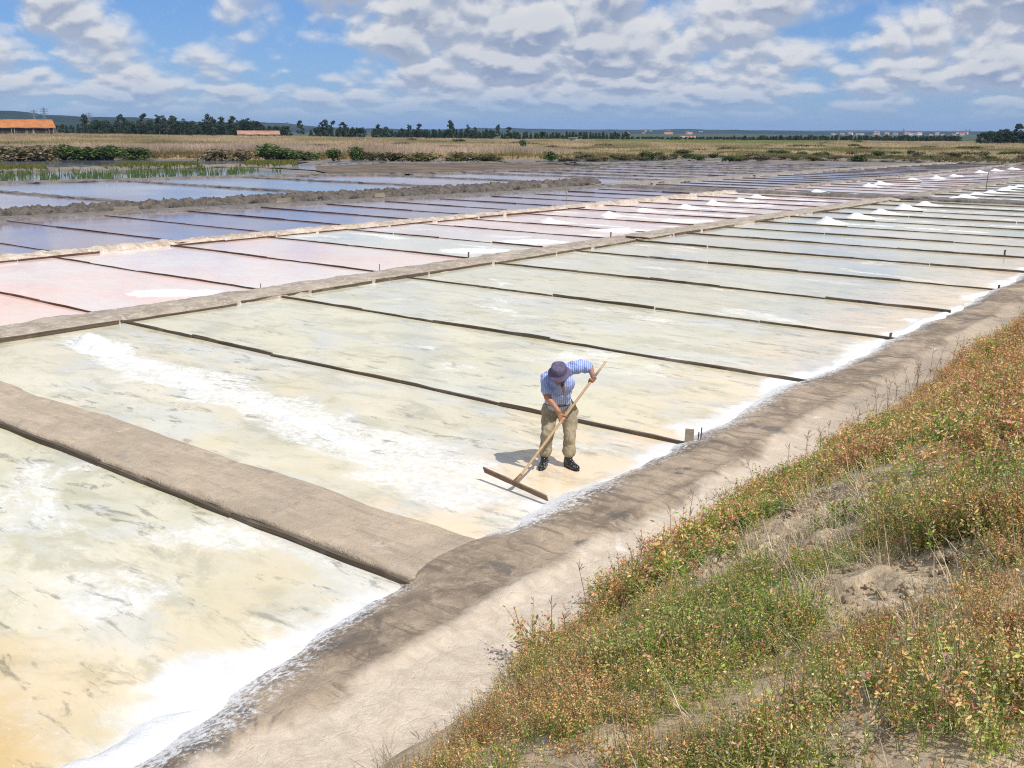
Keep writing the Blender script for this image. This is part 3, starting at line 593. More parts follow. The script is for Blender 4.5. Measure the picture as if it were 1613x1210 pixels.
X, Y = np.meshgrid(xs, ys, indexing='ij'); Z = bank_z(X, Y); BR = bareness(X, Y)
cl = np.abs(fbm(X*3.2, Y*3.2, 4, 66)-.5)*2
Z += sstep(.05, .4, BR)*(.11*(1-cl)**2-.08+.11*(fbm(X*8, Y*8, 4, 67)-.5)+.05*np.abs(fbm(X*19, Y*19, 2, 69)-.5))
M_soil = make_dyke_mat('dry_bank_soil', (.56, .44, .30), (.36, .28, .185), (.70, .585, .43), 5.0)
me = mesh('embankment', np.stack([X, Y, Z], -1).reshape(-1, 3), gridfaces(len(xs), len(ys)), M_soil, smooth=True)
if me.polygons[100].normal.z < 0: me.flip_normals()
tag(obj('embankment', me), 'sloping earth bank with bare soil patches beside the walkway', None, None, 'structure')
# herbs: narrow leaves on upright stems, reddish seed tops
def herb(r, nst, h, leaf, seedy, nl=12):
    Q = []; H = []; K = []
    for s in range(nst):
        a = r.uniform(0, 6.28); lean = r.uniform(.05, .75); hh = h*r.uniform(.55, 1.1); bx, by = r.normal(0, .035, 2)
        ca, sa = math.cos(a), math.sin(a)
        def pt(t): return np.array([bx+ca*lean*hh*t*t*.8, by+sa*lean*hh*t*t*.8, hh*t*(1-.12*lean*t)])
        p0, p1, p2 = pt(0), pt(.5), pt(1); w = np.array([-sa, ca, 0])*.0012
        for u, v in ((p0, p1), (p1, p2)): Q.append([u-w, u+w, v+w*.7, v-w*.7]); H.append(.3); K.append(2)
        n = int(r.integers(nl, nl*1.5))
        for i in range(n):
            t = .12+.88*(i+r.uniform(0, .8))/n; p = pt(min(t, 1)); b = r.uniform(0, 6.28); up = r.uniform(-.1, .95)
            d = np.array([math.cos(b)*math.cos(up), math.sin(b)*math.cos(up), math.sin(up)]); sd = t > .62 and r.random() < seedy
            ll = leaf*r.uniform(.55, 1.2)*(.42 if sd else 1); ww = ll*(r.uniform(.35, .6) if sd else r.uniform(.13, .23))
            sdv = np.cross(d, r.normal(0, 1, 3)); sdv /= np.linalg.norm(sdv)+1e-6
            Q.append([p, p+d*ll*.45+sdv*ww, p+d*ll, p+d*ll*.5-sdv*ww]); H.append(t); K.append(1 if sd else 0)
    return np.array(Q), np.array(H), np.array(K)
herbs = [herb(rng, int(rng.integers(5, 10)), rng.uniform(.14, .28), rng.uniform(.022, .034), rng.uniform(.25, .8)) for _ in range(12)]
fine_herbs = [herb(rng, int(rng.integers(6, 11)), rng.uniform(.12, .27), rng.uniform(.014, .022), rng.uniform(.3, .8), 15) for _ in range(16)]
tufts = []
for _ in range(5):                               # dry grass and straw
    Q = []
    for s in range(22):
        a = rng.uniform(0, 6.28); l_ = rng.uniform(.08, .30); up = rng.uniform(.15, 1.3); b = rng.normal(0, .03, 2); d = np.array([math.cos(a)*math.cos(up), math.sin(a)*math.cos(up), math.sin(up)])
        p = np.array([b[0], b[1], 0]); w = np.array([-math.sin(a), math.cos(a), 0])*.0018; m = p+d*l_*.55; e_ = p+d*l_-np.array([0, 0, .25*l_*(1-up/1.5)])
        Q.append([p-w, p+w, m+w, m-w]); Q.append([m-w, m+w, e_+w*.2, e_-w*.2])
    tufts.append((np.array(Q), np.full(len(Q), .5), np.full(len(Q), 3)))
zone_px = [(720, 1170, .95), (850, 1150, .95), (900, 1060, .55), (800, 1060, .45), (960, 1180, .7), (1080, 1120, .15), (1150, 1000, .0), (1250, 1010, .05), (1050, 960, .15), (950, 950, .45), (1060, 860, .4), (1150, 800, .35), (1200, 740, .25),
           (1300, 740, .15), (1380, 790, .15), (1350, 660, .6), (1450, 700, .45), (1450, 620, .85), (1560, 600, .85), (1600, 560, .6), (1560, 720, .7), (1480, 830, .3), (1580, 850, .7), (1560, 960, .6), (1450, 1050, .75), (1580, 1100, .6), (1380, 1130, .55), (1200, 1150, .35), (1290, 1080, .2), (1600, 1200, .45), (1250, 1200, .3)]
ZN = np.array([[*hit_bank(a, b)[:2], v] for a, b, v in zone_px])
def redness(x, y):
    d = (x[:, None]-ZN[None, :, 0])**2+(y[:, None]-ZN[None, :, 1])**2; w = 1/(d+.02)**1.5
    return np.clip((w*ZN[None, :, 2]).sum(1)/w.sum(1)+(fbm(x*1.7, y*1.7, 3, 71)-.5)*.9-.08, 0, 1)
GREENS = np.array([(.24, .40, .05), (.33, .48, .07), (.48, .56, .13), (.14, .28, .04), (.58, .57, .19)])
REDS = np.array([(.74, .39, .13), (.78, .50, .18), (.68, .30, .17), (.78, .60, .27), (.74, .39, .25)])
STRAW = np.array([(.66, .54, .36), (.72, .62, .44), (.55, .45, .31), (.45, .40, .33)])
VQ, VC = [], []
def scatter(protos, px, py, sc, red, straw=False):
    n = len(px); pz = bank_z(px, py); k = rng.integers(0, len(protos), n)
    e = .08; nx = -(bank_z(px+e, py)-bank_z(px-e, py))/(2*e); ny = -(bank_z(px, py+e)-bank_z(px, py-e))/(2*e)
    for j in range(len(protos)):
        I = np.where(k == j)[0]
        if not len(I): continue
        Q, Hf, K = protos[j]; a = rng.uniform(0, 6.28, len(I)); ca, sa = np.cos(a)[:, None, None], np.sin(a)[:, None, None]; s = sc[I][:, None, None]
        x = (Q[None, ..., 0]*ca-Q[None, ..., 1]*sa)*s; y = (Q[None, ..., 0]*sa+Q[None, ..., 1]*ca)*s; z = Q[None, ..., 2]*s*rng.uniform(.8, 1.2, (len(I), 1, 1))
        x = x+px[I][:, None, None]+z*nx[I][:, None, None]*.35; y = y+py[I][:, None, None]+z*ny[I][:, None, None]*.35
        z = z+pz[I][:, None, None]-.01-(x-px[I][:, None, None])*nx[I][:, None, None]*.6-(y-py[I][:, None, None])*ny[I][:, None, None]*.6
        VQ.append(np.stack([x, y, z], -1).reshape(-1, 4, 3))
        m = len(Hf); R = rng.random((len(I), m)); rd_ = red[I][:, None]
        gi = np.where(rng.random((len(I), m)) < .7, rng.integers(0, len(GREENS), (len(I), 1)), rng.integers(0, len(GREENS), (len(I), m))); ri = np.where(rng.random((len(I), m)) < .7, rng.integers(0, len(REDS), (len(I), 1)), rng.integers(0, len(REDS), (len(I), m))); si = rng.integers(0, len(STRAW), (len(I), m))
        pl = rng.normal(0, .16, (len(I), 1)); pr = np.clip(sstep(.95, .25, 1-Hf[None]+.55-1.05*(rd_+pl))*1.05-.08+.3*(K == 1)[None]*(.2+rd_), 0.02, .95); c = np.where((R < pr)[..., None], REDS[ri], GREENS[gi])
        dead = rng.random((len(I), m)) < .10; c = np.where(dead[..., None] | (K >= 2)[None, :, None] if straw else (dead | (K == 2)[None])[..., None], np.where((K == 2)[None, :, None] & (not straw), np.array([.20, .21, .07]), STRAW[si]), c)
        VC.append((c*rng.uniform(.85, 1.15, (len(I), m, 1))*rng.uniform(.7, 1.2, (len(I), 1, 1))).reshape(-1, 3))
def sample(n, x0, x1, y0, y1): return rng.uniform(x0, x1, n), rng.uniform(y0, y1, n)
def visible(x, y, mx=170):
    u, v, c = proj(np.stack([x, y, bank_z(x, y)+.15], 1)); return (c > .6) & (u > -mx) & (u < PW+mx) & (v < PH+mx) & (v > 300)
for (n, x0, x1, y0, y1, s0, s1, dmin, dmax) in ((13500, -4.5, 1.2, .3, 6.5, .8, 1.35, 0, 6.2), (9500, -4.6, .6, 3.5, 13, .85, 1.35, 6.2, 12.5), (9500, -4.5, -.4, 9, 44, .95, 1.55, 12.5, 60)):
    x, y = sample(n, x0, x1, y0, y1); dist = np.hypot(x, y); foot = -4.16+(fbm(y*1.3, y*0+2, 3, 81)-.5)*.6+.9*sstep(6.5, 3.2, y)+.3*sstep(13, 22, y)
    ok = visible(x, y) & (dist >= dmin) & (dist < dmax) & (x > foot) & (bareness(x, y) < .10+rng.random(n)*.22) & (rng.random(n) < 2.6*(fbm(x*2.1, y*2.1, 3, 83)-.22))
    x, y = x[ok], y[ok]; tall = (.25+1.5*fbm(x*1.9, y*1.9, 3, 85)**1.15)*(.62+.38*sstep(2.0, 4.8, np.hypot(x, y))); scatter(fine_herbs if dmax < 7 else herbs, x, y, rng.uniform(s0, s1, len(x))*tall, redness(x, y))
x, y = sample(5200, -4.5, 1, .3, 16); br = bareness(x, y); ok = visible(x, y) & (x > -4.35) & ((rng.random(5200) < .10) | ((br > .02) & (br < .55))); x, y = x[ok], y[ok]
scatter(tufts, x, y, rng.uniform(.6, 1.2, len(x)), redness(x, y), True)
VQ = np.concatenate(VQ); VC = np.concatenate(VC)
me = mesh('bank_herbs', VQ.reshape(-1, 3), np.arange(len(VQ)*4).reshape(-1, 4), M_herb, np.repeat(VC, 4, 0))
tag(obj('bank_herbs', me), 'low green and reddish herbs with dry straw covering the bank', 'plants', None, 'stuff')
pass
# loose clods and crumbs on the bare patches
cu = np.array([(-1, -1, -1), (1, -1, -1), (1, 1, -1), (-1, 1, -1), (-1, -1, 1), (1, -1, 1), (1, 1, 1), (-1, 1, 1)], float); cf = np.array([(0, 3, 2, 1), (4, 5, 6, 7), (0, 1, 5, 4), (1, 2, 6, 5), (2, 3, 7, 6), (3, 0, 4, 7)])
x, y = sample(26000, -4.2, .8, .8, 14); br = bareness(x, y); ok = visible(x, y) & (br > .05); x, y = x[ok][:4200], y[ok][:4200]; m = len(x); r_ = .006+.022*rng.random(m)**3
CV = cu[None]*r_[:, None, None]*rng.uniform(.45, 1.1, (m, 8, 3)); a = rng.uniform(0, 6.28, m)[:, None]; CV = np.stack([CV[..., 0]*np.cos(a)-CV[..., 1]*np.sin(a)+x[:, None], CV[..., 0]*np.sin(a)+CV[..., 1]*np.cos(a)+y[:, None], CV[..., 2]+(bank_z(x, y)-.02+.03*rng.random(m))[:, None]], -1)
me = mesh('soil_clods', CV.reshape(-1, 3), (np.arange(m)[:, None, None]*8+cf[None]).reshape(-1, 4), M_soil); tag(obj('soil_clods', me), 'pale crumbs and clods lying on the bare soil', 'soil', None, 'stuff')
M_straw = noisy('straw', (.30, .22, .15), (.18, .13, .10), 8, bump=0)
# tall dry stalks at the foot of the bank
for (px, py, n, h, lab) in ((1405, 640, 16, .75, 'clump of tall thin dry stalks at the walkway edge, largest'), (1345, 690, 10, .6, 'clump of dry brown stalks leaning over the walkway'), (1250, 735, 7, .5, 'small clump of dry stalks on the reddish bank edge'), (1165, 790, 6, .5, 'few bent straw stalks beside the light walkway strip'), (1055, 870, 5, .55, 'single spray of fine straw at the foot of the bank'), (930, 1000, 5, .5, 'fine straw stalks above the eroded bank foot')):
    q = hit_bank(px, py); q[0] = max(q[0], -4.1); q[2] = float(bank_z(q[0], q[1])); e = empty('dry_plant', q); tag(e, lab, 'dry plant')
    for i in range(n):
        b = Box(); x, y = rnd.gauss(0, .16), rnd.gauss(0, .25); z = float(bank_z(q[0]+x, q[1]+y))-q[2]; hh = h*rnd.uniform(.5, 1.1); lx, ly = rnd.gauss(0, .16)*hh, rnd.gauss(0, .16)*hh
        m = (x+lx*.4, y+ly*.4, z+hh*.55); t = (x+lx, y+ly, z+hh); b.tube((x, y, z-.03), m, .0035, .003, 4, False); b.tube(m, t, .003, .0015, 4, False)
        for j in range(5):
            f = rnd.uniform(.5, .95); c = [m[k]*(1-f)+t[k]*f for k in range(3)]; b.tube(c, (c[0]+rnd.uniform(-.06, .06), c[1]+rnd.uniform(-.06, .06), c[2]+rnd.uniform(.02, .08)), .002, .003, 3, False)
        b.obj('stalk', M_straw, e)
# ------------------------------------------------------------------ marsh vegetation
def ld(x, d):
    q = at_depth(x, d); return float(q @ RGT), float(q @ FWD)
n = 85000
dd = 152+300*rng.random(n)**1.35; t = rng.uniform(-.66, .66, n); ll = t*dd; b_ = dd-shore(ll)
ok = (b_ > .8) & (dd < 430); ll, dd, b_, t = ll[ok], dd[ok], b_[ok], t[ok]
reed = sstep(5, 9, b_)*(1-sstep(24, 34, b_))*sstep(.12, .0, t)*(.4+.8*fbm(ll*.05, dd*.05, 2, 4))
back = sstep(75, 110, b_)*(.3+.9*fbm(ll*.025, dd*.03, 3, 7)); midv = fbm(ll*.07, dd*.05, 3, 9)
hgt = .3+1.05*reed+.85*np.where(t < .15, back, back*.8)+.35*midv
keep = rng.random(len(ll)) < .35+.9*np.maximum(reed, back)+.5*(midv > .5)
ll, dd, b_, t, hgt, reed, back, midv = [a[keep] for a in (ll, dd, b_, t, hgt, reed, back, midv)]
tan = np.array([.44, .345, .215]); pink = np.array([.47, .36, .29]); olive = np.array([.19, .18, .065]); rust = np.array([.21, .12, .06]); lime = np.array([.20, .25, .07])
w_ol = np.clip(sstep(.46, .62, midv)*(1-reed)*(1-.8*back)+.5*sstep(6, 2, b_), 0, 1)[:, None]
c0 = tan*(1-reed[:, None])+pink*reed[:, None]; c0 = c0*(1-w_ol)+olive*w_ol
ru = (sstep(4.5, 2., b_)*.7)[:, None]; c0 = c0*(1-ru)+rust*ru
gr = (sstep(.2, .26, t)*sstep(.52, .42, t)*0+sstep(.06, .1, t)*(1-sstep(.28, .34, t))*sstep(120, 150, b_))[:, None]*.75; c0 = c0*(1-gr)+lime*gr
c0 = c0*(.62+.8*fbm(ll*.13, dd*.09, 3, 14))[:, None]; m = len(ll); nb = 6
z0 = marsh_z(ll, dd); T = []; TC = []
for k in range(nb):
    w = rng.uniform(.05, .16, m)*(dd/190); h = hgt*rng.uniform(.55, 1.15, m); ox, oy = rng.normal(0, .45, m)*dd/220, rng.normal(0, .45, m)*dd/220; lean = rng.normal(0, .28, m)*h
    a = np.stack([ll+ox-w, dd+oy], 1); c = np.stack([ll+ox+w, dd+oy], 1); p = np.stack([ll+ox+lean, dd+oy+rng.normal(0, .1, m)], 1)
    tr = np.stack([np.column_stack([q[:, 1:2]*FWD+q[:, 0:1]*RGT, zz]) for q, zz in ((a, z0-.1), (c, z0-.1), (p, z0+h))], 1)
    T.append(tr); TC.append(np.clip(c0*rng.uniform(.65, 1.3, (m, 1)), 0, 1))
T = np.concatenate(T); TC = np.concatenate(TC)
me = mesh('marsh_grass', T.reshape(-1, 3), np.arange(len(T)*3).reshape(-1, 3), M_grass, np.repeat(TC, 3, 0)); tag(obj('marsh_grass', me), 'tan dry grass and reeds covering the marsh', 'grass', None, 'stuff')
# reed shoots standing in the pond, and green plants on its bank
T = []; TC = []
for i in range(330):
    x = rng.uniform(-104, -80); y = rng.uniform(30, 68); 
    if vnoise(x*.16, y*.16, 5) < .42 or x > np.interp(y, [36, 46, 56, 62], [-81, -79, -78, -76]) or x < np.interp(y, [40, 58, 69], [-102, -99, -95]): continue
    for k in range(int(rng.integers(3, 7))):
        px, py = x+rng.normal(0, .22), y+rng.normal(0, .22); h = rng.uniform(.3, .75); w = .05; lx = rng.normal(0, .12)
        T.append([(px-w*RGT[0], py-w*RGT[1], -.02), (px+w*RGT[0], py+w*RGT[1], -.02), (px+lx, py+lx*.5, h)]); TC.append(np.array([.09, .14, .035])*rng.uniform(.6, 1.4))
T = np.array(T); TC = np.array(TC)
me = mesh('reed_shoots', T.reshape(-1, 3), np.arange(len(T)*3).reshape(-1, 3), M_grass, np.repeat(TC, 3, 0)); tag(obj('reed_shoots', me), 'sparse green reed shoots standing in the blue pond', 'reeds', None, 'stuff')
T = []; TC = []
for path, n_, cc, sp, hh in (([(-106.5, 25), (-104.5, 45), (-102.5, 60), (-99.5, 73), (-96.5, 79)], 2600, (.15, .16, .04), .8, .5), ([(-72, 156), (-38, 154.5), (2, 152)], 2600, (.13, .115, .05), 1.0, .5), ([(-75, 150), (-85, 153)], 300, (.14, .12, .05), .8, .4)):
    Pp = np.array(path); tt = np.linspace(0, 1, len(Pp))
    for i in range(n_):
        u = rng.random(); x = np.interp(u, tt, Pp[:, 0])+rng.normal(0, sp*.6); y = np.interp(u, tt, Pp[:, 1])+rng.normal(0, sp*.6)
        if vnoise(x*.3, y*.3, 8) < .35: continue
        for k in range(3):
            w = rng.uniform(.06, .12); h = hh*rng.uniform(.5, 1.2); lx = rng.normal(0, .15); ox = rng.normal(0, .2)
            T.append([(x+ox-w*RGT[0], y-w*RGT[1], .1), (x+ox+w*RGT[0], y+w*RGT[1], .1), (x+ox+lx, y+lx*.5, .25+h)]); TC.append(np.array(cc)*rng.uniform(.55, 1.5))
T = np.array(T); TC = np.array(TC)
me = mesh('pond_bank_plants', T.reshape(-1, 3), np.arange(len(T)*3).reshape(-1, 3), M_grass, np.repeat(TC, 3, 0)); tag(obj('pond_bank_plants', me), 'olive low plants growing along the pond banks', 'plants', None, 'stuff')
# ------------------------------------------------------------------ bushes and trees
def leafcloud(r, centres, radii, n, size, cols, flat=.8, light=None):
    Q = []; C = []
    ntot = sum(rd**2 for rd in radii)
    for c, rd in zip(centres, radii):
        k = max(6, int(n*rd**2/ntot)); d = r.normal(0, 1, (k, 3)); d /= np.linalg.norm(d, axis=1)[:, None]; rad = rd*(.45+.6*r.random(k)**.6)
        p = np.array(c)+d*rad[:, None]*np.array([1, 1, flat])
        u = r.normal(0, 1, (k, 3)); u /= np.linalg.norm(u, axis=1)[:, None]; v = np.cross(u, d+r.normal(0, .6, (k, 3))); v /= np.linalg.norm(v, axis=1)[:, None]+1e-6
        s = (size*r.uniform(.6, 1.4, k))[:, None]
        Q.append(np.stack([p-u*s, p-v*s*.6, p+u*s, p+v*s*.6], 1)); cc = np.array(cols)[r.integers(0, len(cols), k)]*r.uniform(.7, 1.3, (k, 1))*r.uniform(.85, 1.15); C.append(cc)
    Q = np.concatenate(Q); C = np.concatenate(C); return Q, C
def leafmesh(name, Q, C): return mesh(name, Q.reshape(-1, 3), np.arange(len(Q)*4).reshape(-1, 4), M_leaf, np.repeat(C, 4, 0))
G_euc = [(.045, .075, .038), (.06, .09, .045), (.035, .06, .03), (.075, .10, .055)]; G_pine = [(.032, .062, .025), (.045, .08, .03), (.025, .05, .022)]
def make_tree(seed, kind):
    r = np.random.default_rng(seed); b = Box(); cs = []; rs = []
    if kind == 'tall':                            # bare stem, open ragged head
        top = .98; x = y = 0; pts = [(0, 0, -.03)]
        for i in range(1, 6): x += r.normal(0, .012); y += r.normal(0, .012); pts.append((x, y, i/5*top*.9))
        for i in range(5): b.tube(pts[i], pts[i+1], .016*(1-i*.16), .016*(1-(i+1)*.16), 6, False)
        for i in range(18):
            z = r.uniform(.25, .95); a = r.uniform(0, 6.28); l_ = r.uniform(.07, .17)*(1.15-z*.5); q = (x*z+math.cos(a)*l_, y*z+math.sin(a)*l_, z+l_*.6); b.tube((x*z, y*z, z), q, .006, .003, 4, False); cs.append(q); rs.append(r.uniform(.045, .085))
        cs.append((x, y, top-.05)); rs.append(.07)
        Q, C = leafcloud(r, cs, [q*1.05 for q in rs], 900, .027, G_euc, .9)
    elif kind == 'round':
        b.tube((0, 0, -.03), (.01, 0, .55), .03, .015, 6, False)
        for i in range(20):
            z = r.uniform(.06, .9); w = .30*math.sin(math.pi*min(1, (z+.12)/1.1))**.6; a = r.uniform(0, 6.28); q = (math.cos(a)*w*r.uniform(.3, 1), math.sin(a)*w*r.uniform(.3, 1), z); cs.append(q); rs.append(r.uniform(.08, .14))
            if i % 3 == 0: b.tube((0, 0, z*.6), q, .01, .004, 4, False)
        Q, C = leafcloud(r, cs, [q*1.15 for q in rs], 1300, .036, G_euc+G_pine)
    else:                                         # conical
        b.tube((0, 0, -.03), (0, 0, .9), .022, .004, 6, False)
        for i in range(24):
            z = .1+.86*i/24; w = .2*(1.03-z)**.8*r.uniform(.7, 1.15)+.02; a = i*2.4; q = (math.cos(a)*w*.75, math.sin(a)*w*.75, z); cs.append(q); rs.append(.05+.075*(1-z)); b.tube((0, 0, z), q, .006, .003, 4, False)
        Q, C = leafcloud(r, cs, [q*1.25 for q in rs], 1100, .033, G_pine)
    tr = b.mesh('trunk', M_bark, True); return tr, leafmesh('crown', Q, C)
TREES = {k: [make_tree(s*10+j, k) for s in range(1, n+1)] for j, (k, n) in enumerate((('tall', 5), ('round', 5), ('cone', 3)))}
tot = [0]
def tree(kind, px, ytop, d, label, group, name='tree', wide=1.):
    p = mpoint(px, d); ztop = z_at(px, ytop, d); h = max(ztop-p.z, 2.0)
    e = empty(name, p, rnd.uniform(0, 6.28)); tr, cr = rnd.choice(TREES[kind]); w = h*rnd.uniform(.85, 1.15)*wide; e.scale = (w, w, h)
    obj('trunk', tr, e); obj('crown', cr, e); tag(e, label, 'tree', group); tot[0] += 1
def row(x0, x1, step, y0, y1, d0_, d1_, kinds, label, group, wide=1., name='tree'):
    x = x0
    while x < x1:
        tree(rnd.choice(kinds), x, rnd.uniform(y0, y1), rnd.uniform(d0_, d1_), label, group, name, wide); x += step*rnd.uniform(.6, 1.4)
row(90, 135, 8, 192, 199, 400, 450, ['round', 'cone'], 'dark tree close to the orange roofed barn', 'trees by the barn', 1.1)
for x, y in ((133, 182), (150, 193), (186, 184), (200, 187), (222, 183), (238, 190), (252, 184), (258, 183), (272, 187), (280, 186), (292, 188), (303, 193)): tree('tall', x, y, rnd.uniform(380, 430), 'tall open eucalyptus in the long row right of the barn', 'eucalyptus row beyond the marsh', 'eucalyptus_tree', 1.35)
row(140, 312, 4.4, 189, 197, 390, 440, ['round', 'round', 'cone'], 'dense dark tree in the long row beside the barn', 'dense trees in the long row', 1.35)
for x, y in ((330, 181), (335, 185), (349, 186), (369, 186), (388, 189), (400, 194)): tree('tall', x, y, rnd.uniform(380, 420), 'tall eucalyptus left of the low tile roofed building', 'eucalyptus left of the low building', 'eucalyptus_tree', 1.35)
row(318, 408, 5, 190, 199, 390, 430, ['round', 'round', 'cone'], 'dense dark tree behind the low tile roofed building', 'dense trees behind the low building', 1.35)
row(412, 437, 7, 197, 200, 420, 440, ['round'], 'small dark tree rising above the low tiled roof', 'trees above the low roof')
row(438, 456, 6, 197, 200, 380, 400, ['round'], 'bushy dark tree right of the low tile roofed building', 'bushy trees right of the low building', 1.2)
tree('tall', 474, 191, 400, 'lone ragged eucalyptus standing in a gap of the tree line', None, 'eucalyptus_tree', 1.3)
for x, y in ((506, 194), (512, 190), (522, 193), (537, 195), (545, 197)): tree('tall', x, y, 400, 'tall eucalyptus in the small central grove', 'eucalyptus in the central grove', 'eucalyptus_tree', 1.2)
row(490, 552, 6.5, 199, 204, 395, 420, ['round', 'cone'], 'dense dark tree in the small central grove', 'dense trees in the central grove', 1.1)
row(556, 575, 6, 200, 204, 400, 410, ['round'], 'dark tree at the right end of the central grove', 'end of the central grove', 1.1)
for x, y in ((597, 197), (661, 195), (645, 198), (708, 191), (712, 195), (738, 197), (748, 201), (785, 198), (802, 200)): tree('tall', x, y, rnd.uniform(385, 420), 'tall eucalyptus rising from the dense wood at the field edge', 'eucalyptus in the dense wood', 'eucalyptus_tree', 1.1)
row(591, 622, 6.5, 199, 204, 395, 420, ['round'], 'dense dark tree at the left end of the long wood', 'left end of the long wood', 1.15)
row(624, 782, 5.2, 202, 207, 395, 425, ['round', 'cone', 'cone'], 'dense dark tree of the long wood behind the dry grass', 'dense trees of the long wood', 1.15)
row(791, 990, 5.2, 206, 211, 400, 430, ['round', 'cone', 'cone'], 'dense dark tree at the right part of the long wood', 'right part of the long wood', 1.15)
row(990, 1200, 6, 216.5, 219.5, 450, 480, ['round'], 'small far tree in the thin line across the fields', 'thin far tree line', 1.8)
row(1130, 1260, 16, 212.5, 216, 440, 460, ['round', 'cone'], 'taller tree standing out of the thin far line', 'taller trees of the far line')
row(1200, 1512, 4.6, 212, 215.5, 430, 450, ['round', 'round', 'cone'], 'small dark tree in the long even far row', 'long even far tree row', 1.5)
for x, y in ((1585, 203), (1600, 199), (1608, 198), (1560, 206), (1575, 204), (1625, 199), (1640, 202)): tree('tall', x, y, 330, 'tall eucalyptus in the dark grove right of the far houses', 'eucalyptus in the right grove', 'eucalyptus_tree', 1.3)
row(1546, 1660, 7, 205, 209, 320, 340, ['round'], 'dense dark tree in the grove right of the far houses', 'dense trees of the right grove', 1.25)
G_bush = [(.075, .115, .03), (.10, .145, .035), (.05, .085, .025)]; G_ol = [(.115, .11, .04), (.15, .135, .05), (.085, .085, .03)]; G_tan = [(.24, .19, .115), (.19, .16, .09), (.13, .12, .06)]
def bushmesh(seed, cols):
    r = np.random.default_rng(seed); cs = []; rs = []; b = Box()
    for i in range(11):
        a = r.uniform(0, 6.28); q = r.uniform(0, .36); cs.append((math.cos(a)*q, math.sin(a)*q, r.uniform(.05, .72)*(1-.9*q))); rs.append(r.uniform(.2, .34)); b.tube((0, 0, -.1), cs[-1], .03, .012, 5, False)
    Q, C = leafcloud(r, cs, rs, 900, .055, cols); return b.mesh('stem', M_bark, True), leafmesh('foliage', Q, C)
BU = {k: [bushmesh(200+i+j*9, c) for i in range(3)] for j, (k, c) in enumerate((('green', G_bush), ('olive', G_ol), ('tan', G_tan)))}
def bush(kind, px, wpx, hpx, ybase, label, group=None):
    d = (CAMH-.4)*FP/max(ybase-horizon(px), 8); p = mpoint(px, d); d2 = p.x*FWD[0]+p.y*FWD[1]
    if p.z < .1: p.z = .1
    e = empty('bush', p, rnd.uniform(0, 6.28)); st, fo = rnd.choice(BU[kind]); w = wpx*d2/FP*1.4; h = hpx*d2/FP*1.15; e.scale = (w, w, h); obj('stem', st, e); obj('foliage', fo, e); tag(e, label, 'bush', group)
for x, w, h, y, k, lab in ((98, 46, 22, 245, 'green', 'bright green bush, leftmost of the big bushes on the marsh edge'), (122, 44, 19, 245, 'green', 'green bush joined to the bright leftmost bush'), (146, 46, 15, 245, 'green', 'lower green bush in the middle of the long bush row'), (172, 40, 21, 245, 'green', 'tallest green bush of the long bush row by the pond'), (205, 44, 17, 244, 'green', 'right end green bush of the long bush row'),
        (420, 34, 23, 245, 'green', 'bright green bush on the bank below the low tiled building'), (447, 40, 19, 245, 'green', 'dark green bush beside the bright one on the bank'), (478, 40, 14, 245, 'green', 'low dark bush trailing off along the bank'), (523, 23, 17, 246, 'green', 'compact dark round bush alone on the bank'), (562, 24, 20, 246, 'green', 'dark bush with a raised top on the bank'), (582, 26, 14, 246, 'olive', 'olive bush next to the raised dark bush'),
        (616, 42, 13, 247, 'olive', 'wide olive bush in the dark thicket'), (660, 44, 14, 247, 'olive', 'olive bush in the middle of the dark thicket'), (722, 46, 16, 248, 'olive', 'dark olive bush at the right of the thicket'), (765, 36, 13, 248, 'olive', 'small olive bush past the thicket'), (650, 14, 7, 225, 'green', 'small dark bush far out in the dry grass'), (718, 26, 8, 227, 'green', 'wide low green bush out in the dry grass'), (824, 10, 13, 232, 'green', 'small upright dark shrub in the dry grass'), (868, 22, 14, 246, 'green', 'light green bush at the corner of the marsh bank'),
        (25, 60, 26, 246, 'tan', 'brownish shrub mass at the far left of the bank'), (60, 46, 24, 246, 'tan', 'brownish shrub beside the bright green bush'), (335, 40, 18, 246, 'tan', 'straw coloured shrub on the bank beside reeds'), (375, 34, 17, 246, 'tan', 'straw coloured shrub left of the bright green bush'), (1355, 16, 8, 226, 'green', 'pale round bush in front of the far tree row'), (142, 14, 14, 214, 'tan', 'pale palm like shrub by the dark tree row')): bush(k, x, w, h, y, lab)
for i in range(62):
    x = 885+i*12+rnd.uniform(-5, 5); bush(rnd.choice(['olive', 'olive', 'green', 'tan']), x, rnd.uniform(12, 26), rnd.uniform(5, 9), rnd.uniform(241, 248.5), 'small olive hummock bush along the right marsh edge', 'hummock bushes along the marsh edge')
for i in range(34):
    x = 480+i*33+rnd.uniform(-15, 15); bush(rnd.choice(['olive', 'olive', 'tan']), x, rnd.uniform(14, 34), rnd.uniform(4, 7), rnd.uniform(226, 236), 'low olive bush scattered in the dry marsh grass', 'low bushes in the marsh grass')
